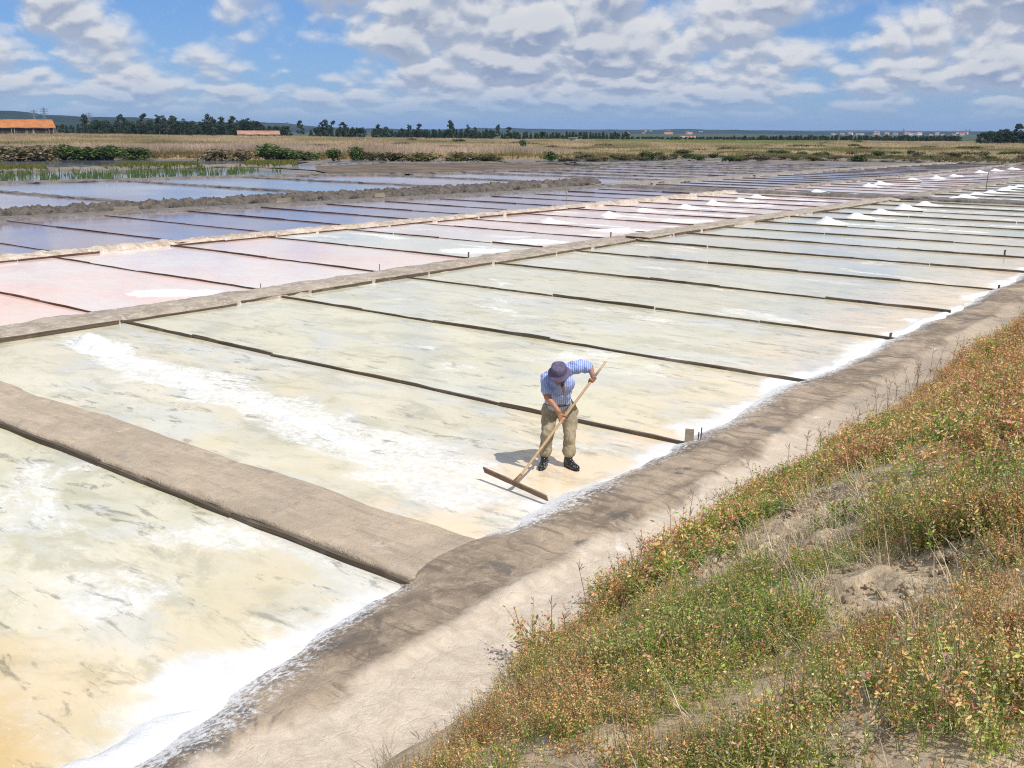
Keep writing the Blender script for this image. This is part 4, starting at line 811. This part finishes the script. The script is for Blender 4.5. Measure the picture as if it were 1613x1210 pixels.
# ------------------------------------------------------------------ buildings
def make_tile_mat(name, c1, c2, c3):
    k = Mat(name, .85, .2); n1 = k.noise(.5, 5, .6, vec=k.objco()); n2 = k.noise(3.5, 4, .6, vec=k.objco())
    c = k.mix(k.ramp(n1, .38, .64), c1, c2); c = k.mix(k.ramp(n2, .5, .7, 0, .7), c, c3); k.col(c); return k.m
M_tile = make_tile_mat('orange_roof_tiles', (.42, .165, .055), (.33, .125, .05), (.48, .26, .125))
M_tilepale = make_tile_mat('faded_red_tiles', (.33, .185, .135), (.40, .26, .20), (.27, .16, .12))
M_blackwood = make_wood('tarred_boards', (.022, .02, .018), (.05, .045, .04), (.09, .08, .07))
M_plaster = noisy('cream_plaster', (.60, .54, .45), (.48, .42, .34), .8, bump=0, obj_space=True)
M_white = noisy('white_plaster', (.75, .74, .72), (.66, .64, .6), .5, bump=0, obj_space=True)
M_dark = noisy('dark_opening', (.03, .03, .032), (.05, .05, .05), 2, bump=0)
M_stone = noisy('pale_concrete', (.42, .39, .35), (.32, .30, .27), 1.2, bump=.2, obj_space=True)
def face_cam(px): q = at_depth(px, 100); return math.atan2(-q[1], -q[0])+math.pi/2
def tiled_roof(parent, x0, x1, y0, y1, ze, zr, mat, th=.15, ov=.5):
    r = Box(); ym = (y0+y1)/2; n = max(8, int((x1-x0)/.55))
    for s in (0, 1):                              # corrugated rows of tiles on both slopes
        ya = (y0-ov) if s == 0 else (y1+ov); pts = []; F = []
        for i in range(n*2+1):
            x = x0-ov+(x1-x0+2*ov)*i/(n*2); b_ = .06 if i % 2 else 0; sag = .12*math.sin(i*.31)+rnd.uniform(-.03, .03)
            pts += [(x, ya, ze+b_+sag*.4), (x, ym, zr+b_+sag*.6), (x, ym, zr-th+sag*.6), (x, ya, ze-th+sag*.4)]
        for i in range(n*2):
            a = i*4; F += [[a, a+4, a+5, a+1], [a+3, a+2, a+6, a+7], [a, a+3, a+7, a+4]]
        F += [[0, 1, 2, 3], [n*8, n*8+3, n*8+2, n*8+1]]
        r.poly(pts, F)
    ro = r.obj('roof', mat, parent); rg = Box(); rg.tube((x0-ov, ym, zr+.05), (x1+ov, ym, zr+.05), .16, .16, 6); rg.obj('ridge_tiles', mat, ro); return ro
# barn: long dark board walls under an orange tile roof, propped at its right end
d = 330; pb = mpoint(60, d); barn = empty('barn', (pb.x, pb.y, pb.z-.05), face_cam(60)+.16); sB = d/FP
tag(barn, 'long weathered black barn with orange tile roof at the marsh', 'barn')
tiled_roof(barn, -26, 4.2, -4.2, 4.2, 2.95, 5.35, M_tile)
w = Box(); w.box((-10.9, 0, 1.35), (29.6, 8.0, 2.7)); w.obj('wall', M_blackwood, barn)
x = -25.6
while x < 3.8:
    b = Box(); wd = rnd.uniform(.5, .8); b.box((x+wd/2, -4.06, 1.4+rnd.uniform(-.08, .08)), (wd*.94, .06, 2.6+rnd.uniform(-.25, .1))); b.obj('wall_board', M_blackwood if rnd.random() < .8 else M_palewood if rnd.random() < .12 else M_plank, barn); x += wd
for x in (-18, -8.4, -7.6, 2.6, 3.9):
    b = Box(); b.tube((x, -4.7, -.1), (x+.05, -4.35, 2.95), .11, .1, 6); b.obj('post', M_palewood, barn)
for i in range(6):
    b = Box(); yy = -4+i*1.5; b.tube((5.9+rnd.uniform(-.3, .5), yy, -.1), (4.2+rnd.uniform(-.1, .3), yy*.9, rnd.uniform(3, 4.6)), .1, .08, 6); b.obj('prop', M_palewood if i % 2 else M_plank, barn)
g_ = Box(); g_.poly([(4.1, -4, 2.6), (4.1, 4, 2.6), (4.1, 0, 5.1), (3.9, -4, 2.6), (3.9, 4, 2.6), (3.9, 0, 5.1)], [[0, 1, 2], [3, 5, 4], [0, 2, 5, 3], [1, 4, 5, 2]]); g_.obj('gable', M_blackwood, barn)
def house(px, d, w, dep, hw, hr, label, group=None, wall=None, roof=None, wins=0, rz=.0, zoff=0, name='house', zbase=None):
    p = mpoint(px, d)
    if zbase is not None: p.z = zbase
    e = empty(name, (p.x, p.y, p.z+zoff), face_cam(px)+rz); tag(e, label, 'building', group)
    b = Box(); b.box((0, 0, hw/2-.3), (w, dep, hw+.6)); b.poly([(-w/2, -dep/2, hw), (-w/2, dep/2, hw), (-w/2, 0, hr-.1), (w/2, -dep/2, hw), (w/2, dep/2, hw), (w/2, 0, hr-.1)], [[0, 2, 1], [3, 4, 5]])
    wo_ = b.obj('wall', wall or M_white, e); tiled_roof(e, -w/2, w/2, -dep/2, dep/2, hw, hr, roof or M_tilepale, .12, .3)
    for i in range(wins):
        b = Box(); x = -w/2+w*(i+.7)/(wins+.4); b.box((x, -dep/2-.02, hw*.62), (w*.05, .08, hw*.42)); b.obj('window', M_dark, e)
    return e
lp = mpoint(407, 370); house(407, 370, 14.6, 6, z_at(407, 211.3, 370)-lp.z, z_at(407, 206.6, 370)-lp.z, 'low cream building with faded red tile roof in the grass', wall=M_plaster, wins=5, rz=.05)
lp = mpoint(1084, 520); house(1084, 520, 7.2, 5, max(z_at(1084, 223, 520)-lp.z, 1.2), max(z_at(1084, 220, 520)-lp.z, 2), 'tiny red roofed shed far out before the thin tree line', wall=M_plaster, wins=2)
lp = mpoint(903, 330); e = empty('concrete_hut', lp, .3); tag(e, 'small pale concrete hut standing in the dry grass', 'hut')
b = Box(); b.box((0, 0, .9), (2.2, 1.8, 2.0)); b.obj('wall', M_stone, e); b = Box(); b.box((0, 0, 2.0), (2.6, 2.2, .2)); b.obj('roof', M_stone, e); b = Box(); b.box((-.3, -.92, .7), (.7, .05, 1.3)); b.obj('door', M_dark, e)
# ------------------------------------------------------------------ hills, far town, pylons
def make_hill_mat():
    k = Mat('wooded_hill', .95, .1); n1 = k.noise(.006, 6, .65); n2 = k.noise(.03, 5, .7); c = k.mix(k.ramp(n1, .42, .6), (.014, .027, .018), (.034, .045, .026)); c = k.mix(k.ramp(n2, .5, .68, 0, .5), c, (.02, .034, .016)); k.col(c); return k.m
M_hill = make_hill_mat()
HILLS = {}
def hill(d, xs_, ytop, label, rough=1.2, depth=500, seed=0):
    """ridge whose skyline passes through picture points (xs_, ytop) at distance d"""
    lx = [float(at_depth(x, d) @ RGT) for x in xs_]; hz = [z_at(x, y, d) for x, y in zip(xs_, ytop)]
    l = np.linspace(lx[0], lx[-1], 260); s = np.linspace(0, 1, 22); Lm, S = np.meshgrid(l, s, indexing='ij')
    top = np.interp(Lm, lx, hz)+(fbm(Lm*60/d/10, S*5, 4, seed)-.5)*rough*d/300+(fbm(Lm*.02, S*9, 3, seed+3)-.5)*rough*d/420
    fall = np.where(S < .5, np.sin(S*np.pi)**.8, np.sin(S*np.pi)**1.0); ends = sstep(lx[0], lx[0]+abs(lx[-1]-lx[0])*.06, Lm)*sstep(lx[-1], lx[-1]-abs(lx[-1]-lx[0])*.06, Lm)
    Z = -3+(top+3)*fall*ends; D = d+(S-.5)*depth
    XY = D[..., None]*FWD+Lm[..., None]*RGT
    me = mesh('hill', np.concatenate([XY, Z[..., None]], -1).reshape(-1, 3), gridfaces(len(l), len(s)), M_hill, smooth=True)
    if me.polygons[100].normal.z < 0: me.flip_normals()
    tag(obj('hill', me), label, None, None, 'structure'); HILLS[seed] = (l, d, lx, hz)
hill(1900, [-420, -150, 0, 30, 48, 80, 130, 210, 260, 330, 420], [176, 179, 178, 178, 181, 184, 186, 187, 190, 196, 204], 'dark wooded hill behind the barn', .9, 700, 1)
hill(2600, [120, 250, 330, 400, 450, 480, 520, 560, 610, 680, 800], [198, 194, 193, 193, 195, 198, 201, 203, 203, 206, 212], 'blue wooded hill behind the central tree row', .8, 900, 2)
hill(3200, [560, 700, 780, 850, 930, 1000, 1060, 1090, 1150, 1200, 1260, 1330, 1420, 1520, 1750, 1950], [206, 204, 202.5, 203.5, 205, 205.5, 204.5, 204, 205.5, 206, 207.5, 208.5, 209, 208.5, 210, 211], 'low blue wooded ridge behind the far fields', .7, 1300, 3)
hill(6800, [300, 600, 850, 1000, 1120, 1200, 1260, 1330, 1400, 1500, 1620, 1800, 2100], [206, 205, 204.6, 206, 207, 205.3, 206, 205.5, 206, 207, 207.5, 209, 211], 'faint distant blue ridge on the horizon', .25, 1500, 4)
def on_hill(px, py, d):                           # height of a point seen on a hillside
    return z_at(px, py, d)
for i in range(46):
    if i < 18: px = rnd.uniform(985, 1110); py = rnd.uniform(207.5, 214.5); dd_ = 3000-(py-207)*70
    else: px = rnd.uniform(1305, 1545); py = rnd.uniform(210.5, 216); dd_ = 2850-(py-210)*120
    big = rnd.uniform(.55, 1.1)
    house(px, dd_, 11*big, 8, 4.5*big, 6.6*big, 'tiny pale house on the blue ridge beyond the fields' if i < 18 else 'tiny pale house of the far town behind the long tree row', 'houses on the far ridge' if i < 18 else 'houses of the far town', M_white if rnd.random() < .75 else M_plaster, M_tilepale if rnd.random() < .7 else M_tile, 2, rnd.uniform(-.5, .5), zbase=max(on_hill(px, py, dd_), -1))
M_steel = Mat('galvanised_steel', .5, .5, (.17, .18, .19)).m
def pylon_meshes():
    b = Box(); 
    for sx, sy in ((-1, -1), (-1, 1), (1, -1), (1, 1)): b.tube((sx*.12, sy*.12, 0), (sx*.02, sy*.02, 1), .012, .008, 4)
    for i in range(8):
        z0, z1 = i/8, (i+1)/8; a, c = .12-.1*z0, .12-.1*z1
        for s in (-1, 1): b.tube((-a, s*a, z0), (c, s*c, z1), .007, .007, 3); b.tube((a, s*a, z0), (-c, s*c, z1), .007, .007, 3)
    m1 = b.mesh('mast', M_steel); b = Box(); b.tube((-.2, 0, 0), (.2, 0, 0), .011, .011, 4); b.tube((-.2, 0, 0), (0, 0, .06), .007, .007, 4); b.tube((.2, 0, 0), (0, 0, .06), .007, .007, 4)
    for s in (-1, 1): b.tube((s*.18, 0, 0), (s*.18, 0, -.04), .008, .008, 4)
    return m1, b.mesh('cross_arm', M_steel)
PM, PA = pylon_meshes()
for px, ytop, d, lab in ((57, 175, 1500, 'lattice pylon standing over the barn roof'), (73, 172, 1600, 'second lattice pylon right of the barn roof ridge'), (143, 179, 1400, 'lattice pylon on the wooded hill past the barn'), (453, 193, 1300, 'lattice pylon beside the low tiled building'), (1322, 206, 440, 'dark pole like pylon in the long far tree row'), (1352, 205, 1500, 'slim pylon above the far tree row by the town'), (1423, 203, 1400, 'pylon over the middle of the far town'), (1521, 204, 1100, 'left one of the paired pylons near the right grove'), (1527, 204, 1050, 'right one of the paired pylons near the right grove'), (972, 203, 1500, 'thin pylon at the end of the long wood')):
    q = mpoint(px, d); h = z_at(px, ytop, d)-q.z; e = empty('power_pylon', q, rnd.uniform(-.3, .3)+math.atan2(RGT[1], RGT[0])); tag(e, lab, 'pylon'); wsc = h*.75
    m_ = obj('mast', PM, e); m_.scale = (wsc, wsc, h)
    for z in (.74, .84, .93):
        a = obj('cross_arm', PA, e); a.location = (0, 0, z*h); a.scale = (wsc*(1.2-.5*(z-.74)), wsc, wsc)
# ------------------------------------------------------------------ the salt worker
F0 = (gnd(857, 737)+gnd(903, 733))/2
TD = -F0[:2]/np.linalg.norm(F0[:2]); RD = np.array([-TD[1], TD[0]])
def J(px, py, t):                                 # joint seen at (px,py), t metres nearer to the viewer than the feet; local axes: right, back, up
    d = ray(px, py); k = (F0[:2] @ TD+t)/(d[:2] @ TD); p = CAM+k*d; q = p[:2]-F0[:2]; return np.array([q @ RD, -(q @ TD), p[2]])
def JL(p): q = np.asarray(p)[:2]-F0[:2]; return np.array([q @ RD, -(q @ TD), p[2]])
person = empty('person', (F0[0], F0[1], 0), math.atan2(RD[1], RD[0]))
tag(person, 'stooping salt worker in bucket hat, striped shirt and black boots raking', 'person')
def frame(d, hint=(0, 1, 0)):
    z = np.array(d, float); z /= np.linalg.norm(z); x = np.cross(hint, z); x /= np.linalg.norm(x)+1e-9; return np.stack([x, np.cross(z, x), z], 1)
class Blob:
    def __init__(s): s.V = []; s.F = []; s.n = 0
    def add(s, V, F): s.V.append(V); s.F += [[i+s.n for i in f] for f in F]; s.n += len(V)
    def ell(s, c, r, R=np.eye(3), nu=16, nv=10):
        a = np.linspace(0, 2*np.pi, nu, endpoint=False); b = np.linspace(0, np.pi, nv)
        V = np.stack([np.outer(np.sin(b), np.cos(a)), np.outer(np.sin(b), np.sin(a)), np.outer(np.cos(b), np.ones(nu))], -1).reshape(-1, 3)*np.array(r)
        F = [[i*nu+j, (i+1)*nu+j, (i+1)*nu+(j+1) % nu, i*nu+(j+1) % nu] for i in range(nv-1) for j in range(nu)]
        s.add(V @ np.asarray(R).T+np.array(c), F)
    def cone(s, p, q, r0, r1, flat=1., hint=(0, 1, 0), nu=16):
        p = np.array(p, float); q = np.array(q, float); R = frame(q-p, hint); l_ = np.linalg.norm(q-p); rings = []
        for t in np.linspace(-np.pi/2, 0, 5): rings.append((r0*math.sin(t), r0*math.cos(t)))
        for t in np.linspace(0, np.pi/2, 5): rings.append((l_+r1*math.sin(t), r1*math.cos(t)))
        a = np.linspace(0, 2*np.pi, nu, endpoint=False)
        V = np.concatenate([np.stack([np.cos(a)*max(r, 1e-4), np.sin(a)*max(r, 1e-4)*flat, np.full(nu, z)], 1) for z, r in rings])
        F = [[i*nu+j, i*nu+(j+1) % nu, (i+1)*nu+(j+1) % nu, (i+1)*nu+j] for i in range(len(rings)-1) for j in range(nu)]
        F += [list(range(nu))[::-1], list(range((len(rings)-1)*nu, len(rings)*nu))]
        s.add(V @ R.T+p, F)
    def chain(s, pts, rad, **k):
        for a, b, r0, r1 in zip(pts[:-1], pts[1:], rad[:-1], rad[1:]): s.cone(a, b, r0, r1, **k)
    def build(s, name, mat, parent, voxel=.008, smooth=4, wrinkle=0., wf=14, seed=0, cut=None):
        me = mesh(name, np.concatenate(s.V), s.F, mat); o = obj(name, me, parent)
        m = o.modifiers.new('r', 'REMESH'); m.mode = 'VOXEL'; m.voxel_size = voxel; m.use_smooth_shade = True
        if smooth: m2 = o.modifiers.new('s', 'SMOOTH'); m2.factor = .5; m2.iterations = smooth
        dg = bpy.context.evaluated_depsgraph_get(); new = bpy.data.meshes.new_from_object(o.evaluated_get(dg)); o.modifiers.clear(); o.data = new
        if wrinkle:
            n = len(new.vertices); co = np.empty(n*3); new.vertices.foreach_get('co', co); co = co.reshape(-1, 3); no = np.empty(n*3); new.vertices.foreach_get('normal', no); no = no.reshape(-1, 3)
            w = np.abs(fbm(co[:, 0]*wf+co[:, 1]*wf*.6, co[:, 2]*wf*.55+co[:, 1]*wf*.4, 3, seed)-.5)*2
            co += no*((w-.3)*wrinkle)[:, None]; new.vertices.foreach_set('co', co.ravel())
        if not new.materials: new.materials.append(mat)
        new.update(); return o
hipL, kneeL, ankL = J(866, 647, -.07), J(862.5, 683, .03), np.array([-.185, -.0, .085]); hipR, kneeR, ankR = J(896, 646, -.07), J(897.5, 684, .03), np.array([.125, -.02, .085])
pelvis, waist, chest = J(881, 640, -.07), J(879, 627, .03), J(882, 604, .24)
shL, elL, wrL = J(861.5, 597, .24), J(862, 625.5, .40), J(880, 648, .50)
shR, elR, wrR = J(908, 578, .22), J(928.5, 576.5, .06), J(934.5, 593.5, .22)
neckb, headc = J(884, 592, .34), J(880.5, 588, .46)
Bc = JL(gnd(812, 760, .12)); haL = J(886, 661, .50); hd = (haL-Bc)/np.linalg.norm(haL-Bc)
haR = Bc+hd*1.585
M_skin = Mat('tanned_skin', .5, .4, (.42, .205, .125)).m; M_skin_k = noisy('tanned_skin_mottled', (.40, .19, .115), (.33, .145, .085), 30, .5, .4, 4, 0, obj_space=True)
B = Blob()
up = np.array([-.05, -.52, .85]); up /= np.linalg.norm(up); fwd = np.array([-.12, -.82, -.50]); fwd -= up*(fwd @ up); fwd /= np.linalg.norm(fwd); RH = np.stack([np.cross(fwd, up)*-1, fwd*-1, up], 1)
if np.linalg.det(RH) < 0: RH[:, 0] *= -1
def hp(x, y, z): return headc+RH @ np.array([x, y, z])   # head frame: x side, -y face, z up
B.ell(headc, (.074, .095, .105), RH); B.ell(hp(0, -.03, -.06), (.058, .065, .06), RH)
B.cone(hp(0, -.088, .0), hp(0, -.108, -.035), .009, .014); B.ell(hp(0, -.085, -.075), (.026, .014, .008), RH); B.ell(hp(0, -.07, -.1), (.03, .025, .022), RH)
for s in (-1, 1): B.ell(hp(s*.077, .005, -.015), (.01, .02, .032), RH); B.ell(hp(s*.03, -.087, .008), (.015, .01, .009), RH); B.ell(hp(s*.032, -.086, .026), (.02, .012, .007), RH)
B.cone(hp(0, .02, -.06), neckb, .052, .06); B.cone(neckb, chest, .07, .12, flat=.8)
B.chain([chest, waist, pelvis], [.115, .095, .08], flat=.8)
B.cone(shL, shR, .06, .06)
B.chain([shL, elL, wrL], [.058, .043, .029]); B.chain([shR, elR, wrR], [.058, .042, .029])
for h, k, a in ((hipL, kneeL, ankL), (hipR, kneeR, ankR)):
    B.chain([pelvis*.35+h*.65+np.array([0, .02, 0]), k, a+np.array([0, 0, .02])], [.07, .05, .036])
def hand(wr, gp, axis, side):
    """palm beside the handle, four unequal fingers and a thumb closed around it"""
    ax = axis/np.linalg.norm(axis); inn = gp-wr; inn -= ax*(inn @ ax); inn /= np.linalg.norm(inn); nrm = np.cross(ax, inn)
    pc = gp-inn*.035
    for w_ in (-.03, -.01, .01, .03): B.cone(wr, pc+ax*w_+inn*.012, .022, .0135)
    for i, (w_, l_) in enumerate(((-.034, .95), (-.012, 1.06), (.011, 1.0), (.033, .8))):
        p0 = pc+ax*w_+inn*.012+nrm*side*.012; p1 = gp+ax*w_+nrm*side*.026*l_+inn*.012; p2 = gp+ax*w_*.97+inn*.030*l_+nrm*side*.004; p3 = gp+ax*w_*.95+inn*.016-nrm*side*.020*l_
        B.chain([p0, p1, p2, p3], [.0105, .0098, .009, .0078], nu=10)
    t0 = pc-inn*.015+ax*.032-nrm*side*.008; B.chain([t0, gp+ax*.052-inn*.012-nrm*side*.02, gp+ax*.062+inn*.014-nrm*side*.018], [.0135, .0115, .009], nu=10)
hand(wrL, haL, hd, 1); hand(wrR, haR, -hd, 1)
B.build('body', M_skin_k, person, .0055, 3)
# shirt
k = Mat('striped_shirt', .8, .2); w = k.n('ShaderNodeTexWave', wave_type='BANDS', bands_direction='X'); k.ln(k.objco(), w.inputs[0]); w.inputs['Scale'].default_value = 13; w.inputs['Distortion'].default_value = .9; w.inputs['Detail'].default_value = 1.
k.col(k.mix(k.ramp(w.outputs[0], .35, .62), (.20, .27, .54), (.40, .47, .70))); M_shirt = k.m
S = Blob(); chF = np.array([0, -.02, 0])
S.cone(chest+np.array([.0, .03, .02]), waist+np.array([0, -.0, -.02]), .165, .15, flat=.78, hint=(1, 0, 0)) if False else None
ax_ = chest-waist
S.ell(chest+np.array([0, .0, -.01]), (.185, .125, .17), frame(ax_, (0, 1, 0)))
S.ell((chest+waist)/2+np.array([-.01, -.02, -.02]), (.175, .135, .19), frame(ax_, (0, 1, 0))); S.ell(waist+np.array([0, .01, -.03]), (.165, .13, .15), frame((0, -.25, 1), (0, 1, 0)))
S.cone(shL, shR, .085, .082); S.cone(chest+np.array([.03, .02, .08]), neckb, .11, .07)
for sh, el, f in ((shL, elL, .62), (shR, elR, .70)): S.chain([sh, sh+(el-sh)*.35, sh+(el-sh)*f], [.088, .08, .083])
S.build('shirt', M_shirt, person, .008, 3, .036, 13, 4)
C = Blob()
for s in (-1, 1): C.chain([neckb+np.array([s*.05, .045, .015]), neckb+np.array([s*.062, -.045, -.005]), neckb+np.array([s*.03, -.10, -.075])], [.014, .017, .010])
C.build('collar', M_shirt, person, .007, 2)
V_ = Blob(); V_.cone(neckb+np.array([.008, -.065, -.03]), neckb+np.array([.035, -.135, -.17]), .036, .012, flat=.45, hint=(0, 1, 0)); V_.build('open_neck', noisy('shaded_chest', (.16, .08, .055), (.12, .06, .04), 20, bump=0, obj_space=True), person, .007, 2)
# trousers with rolled cuffs
M_trous = noisy('khaki_trousers', (.38, .325, .22), (.26, .22, .15), 9, .85, .2, 5, .25, 40, obj_space=True)
T_ = Blob(); T_.ell(pelvis+np.array([0, .01, .02]), (.178, .135, .14)); T_.ell(waist+np.array([0, .01, -.06]), (.165, .125, .07))
cufs = []
for h, k_, a, s in ((hipL, kneeL, ankL, -1), (hipR, kneeR, ankR, 1)):
    cu = k_+(a-k_)*.56; cufs.append((cu, a-k_)); T_.chain([h+np.array([0, 0, .02]), (h+k_)/2+np.array([0, 0, 0]), k_, cu], [.108, .1, .084, .078])
to = T_.build('trousers', M_trous, person, .008, 3, .03, 12, 8)
for cu, dr in cufs:
    Cf = Blob(); dr = dr/np.linalg.norm(dr); Cf.cone(cu-dr*.012, cu+dr*.03, .083, .086, flat=.95); Cf.build('cuff', M_trous, to, .008, 1, .014, 16, 5)
be = Blob(); be.ell(waist+np.array([0, .008, -.075]), (.168, .13, .02)); be.build('belt', M_dark, to, .008, 1)
# boots, wet black rubber speckled with salt
k = Mat('black_rubber', .28, .5); sp = k.ramp(k.noise(38, 4, .7, vec=k.objco()), .58, .66); zz = k.xyz(k.objco())[2]
k.col(k.mix(k.math('MULTIPLY', sp, k.ramp(zz, .16, .03)), (.012, .013, .016), (.75, .76, .78))); M_boot = k.m
for a, toe in ((ankL, np.array([-.035, -.15, 0])), (ankR, np.array([.10, -.125, 0]))):
    Bo = Blob(); f = toe/np.linalg.norm(toe); heel = np.array([a[0], a[1]+.02, .04])-f*.03
    Bo.cone(heel, np.array([a[0], a[1], .17]), .05, .052); Bo.cone(np.array([a[0], a[1], .15]), a+np.array([.01, .01, .165]), .055, .056)
    Bo.chain([heel, np.array([*(a[:2]+toe[:2]*.55), .043]), np.array([*(a[:2]+toe[:2]), .036])], [.047, .05, .04]); Bo.cone(np.array([a[0], a[1], .1]), np.array([*(a[:2]+toe[:2]*.6), .05]), .045, .04)
    bo = Bo.build('boot', M_boot, person, .007, 3); So = Blob(); So.chain([np.array([*heel[:2], .006]), np.array([*(a[:2]+toe[:2]*.6), .006]), np.array([*(a[:2]+toe[:2]), .006])], [.045, .05, .042], flat=1.0)
    for i in range(len(So.V)): So.V[i][:, 2] = (So.V[i][:, 2]-.006)*.2+.004
    So.build('sole', M_boot, bo, .006, 1)
# bucket hat
M_hat = noisy('purple_grey_hat', (.135, .115, .185), (.10, .085, .145), 14, .85, .2, 5, .3, 60, obj_space=True)
prof = [(.0, .092), (.05, .094), (.078, .088), (.088, .074), (.093, .03), (.098, .004), (.116, -.014), (.136, -.034), (.137, -.038), (.131, -.037), (.112, -.02), (.092, -.002), (.086, .03), (.08, .066), (.06, .082), (0, .086)]
nu = 40; hatc = hp(0, .0, .035); V = []; 
for i, (r_, z_) in enumerate(prof):
    for j in range(nu):
        a = 2*math.pi*j/nu; w_ = (1+.035*math.sin(3*a+1)+.02*math.sin(5*a)) if r_ > .1 else 1+.02*math.sin(4*a+z_*40); V.append(hatc+RH @ np.array([r_*math.cos(a)*w_, r_*1.08*math.sin(a)*w_, z_+(.007*math.sin(2*a+.6) if r_ > .11 else .006*math.sin(3*a) if z_ > .06 else 0)]))
F = [[i*nu+j, i*nu+(j+1) % nu, (i+1)*nu+(j+1) % nu, (i+1)*nu+j] for i in range(len(prof)-1) for j in range(nu)]
hat = obj('hat', mesh('hat', V, F, M_hat, smooth=True), person)
Hb = []; 
for z_ in (.004, .022):
    for j in range(nu): a = 2*math.pi*j/nu; Hb.append(hatc+RH @ np.array([.0985*math.cos(a), .0985*1.08*math.sin(a), z_]))
obj('hat_band', mesh('hat_band', Hb, [[j, (j+1) % nu, nu+(j+1) % nu, nu+j] for j in range(nu)], M_hat), hat)
# grey stubble and watch
Bd = Blob(); Bd.ell(hp(0, -.052, -.088), (.05, .05, .04), RH); Bd.build('beard', noisy('grey_beard', (.22, .20, .19), (.12, .11, .10), 60, bump=0, obj_space=True), person, .006, 2)
Wt = Blob(); wd_ = (wrR-elR)/np.linalg.norm(wrR-elR); pw = wrR-wd_*.02; Wt.cone(pw-wd_*.006, pw+wd_*.006, .033, .033); Wt.ell(pw+np.array([.012, -.03, .01]), (.016, .012, .016)); Wt.build('watch', M_steel, person, .005, 1)
# ------------------------------------------------------------------ rake
M_handle = make_wood('pale_rake_handle', (.50, .36, .22), (.42, .29, .17), (.34, .23, .14)); M_blade = make_wood('wet_rake_blade', (.20, .13, .08), (.13, .085, .055), (.26, .18, .12))
RZ = Matrix.Rotation(math.atan2(RD[1], RD[0]), 4, 'Z'); rake = empty('salt_rake', (F0[0], F0[1], 0), math.atan2(RD[1], RD[0])); tag(rake, 'long wooden salt rake with pale handle held by the worker', 'rake')
b = Box(); top = Bc+hd*1.86
for i in range(8):
    a = Bc+(top-Bc)*i/8; c = Bc+(top-Bc)*(i+1)/8; b.tube(a, c, .0165-.0002*i, .0165-.0002*(i+1), 10, i in (0, 7))
b.obj('handle', M_handle, rake, True)
e1, e2 = JL(gnd(762.5, 740, .12)), JL(gnd(862, 785, .12)); e1[2] = .15; e2[2] = .085; e1 = JL(gnd(762.5, 740, .15)); e2 = JL(gnd(862, 785, .085))
bd = e2-e1; L_ = np.linalg.norm(bd); bd /= L_; th_ = np.cross(bd, (0, 0, 1)); th_ /= np.linalg.norm(th_); tilt = np.array([0, 0, 1.])*.9+th_*.35; tilt /= np.linalg.norm(tilt); th_ = np.cross(bd, tilt)
V = []; F = []; n = 14
for i in range(n+1):
    p = e1+bd*L_*i/n; hgt_ = .04+rnd.uniform(-.003, .002); lo = -.036+rnd.uniform(-.004, .002)
    V += [p+tilt*lo-th_*.009, p+tilt*hgt_-th_*.009, p+tilt*hgt_+th_*.009, p+tilt*lo+th_*.009]
for i in range(n):
    for j in range(4): F.append([i*4+j, i*4+(j+1) % 4, i*4+4+(j+1) % 4, i*4+4+j])
F += [[0, 1, 2, 3], [n*4+3, n*4+2, n*4+1, n*4]]
obj('blade', mesh('blade', V, F, M_blade), rake)
b = Box(); b.tube(Bc-hd*.03-bd*.03, Bc+hd*.12, .022, .02, 8); b.obj('socket', M_blade, rake, True)
# ------------------------------------------------------------------ air
hz = Box(); hz.box((-2500, 3200, 58), (16000, 16000, 122)); me = hz.mesh('haze', None); hm = bpy.data.materials.new('blue_air'); hm.use_nodes = True; t_ = hm.node_tree; t_.nodes.clear()
pv = t_.nodes.new('ShaderNodeVolumePrincipled'); pv.inputs['Color'].default_value = (.36, .58, 1, 1); pv.inputs['Density'].default_value = 1.0e-4; pv.inputs['Anisotropy'].default_value = .0
ou = t_.nodes.new('ShaderNodeOutputMaterial'); t_.links.new(pv.outputs[0], ou.inputs['Volume']); me.materials.append(hm)
tag(obj('haze', me), 'thin blue air over the whole marsh', None, None, 'stuff')
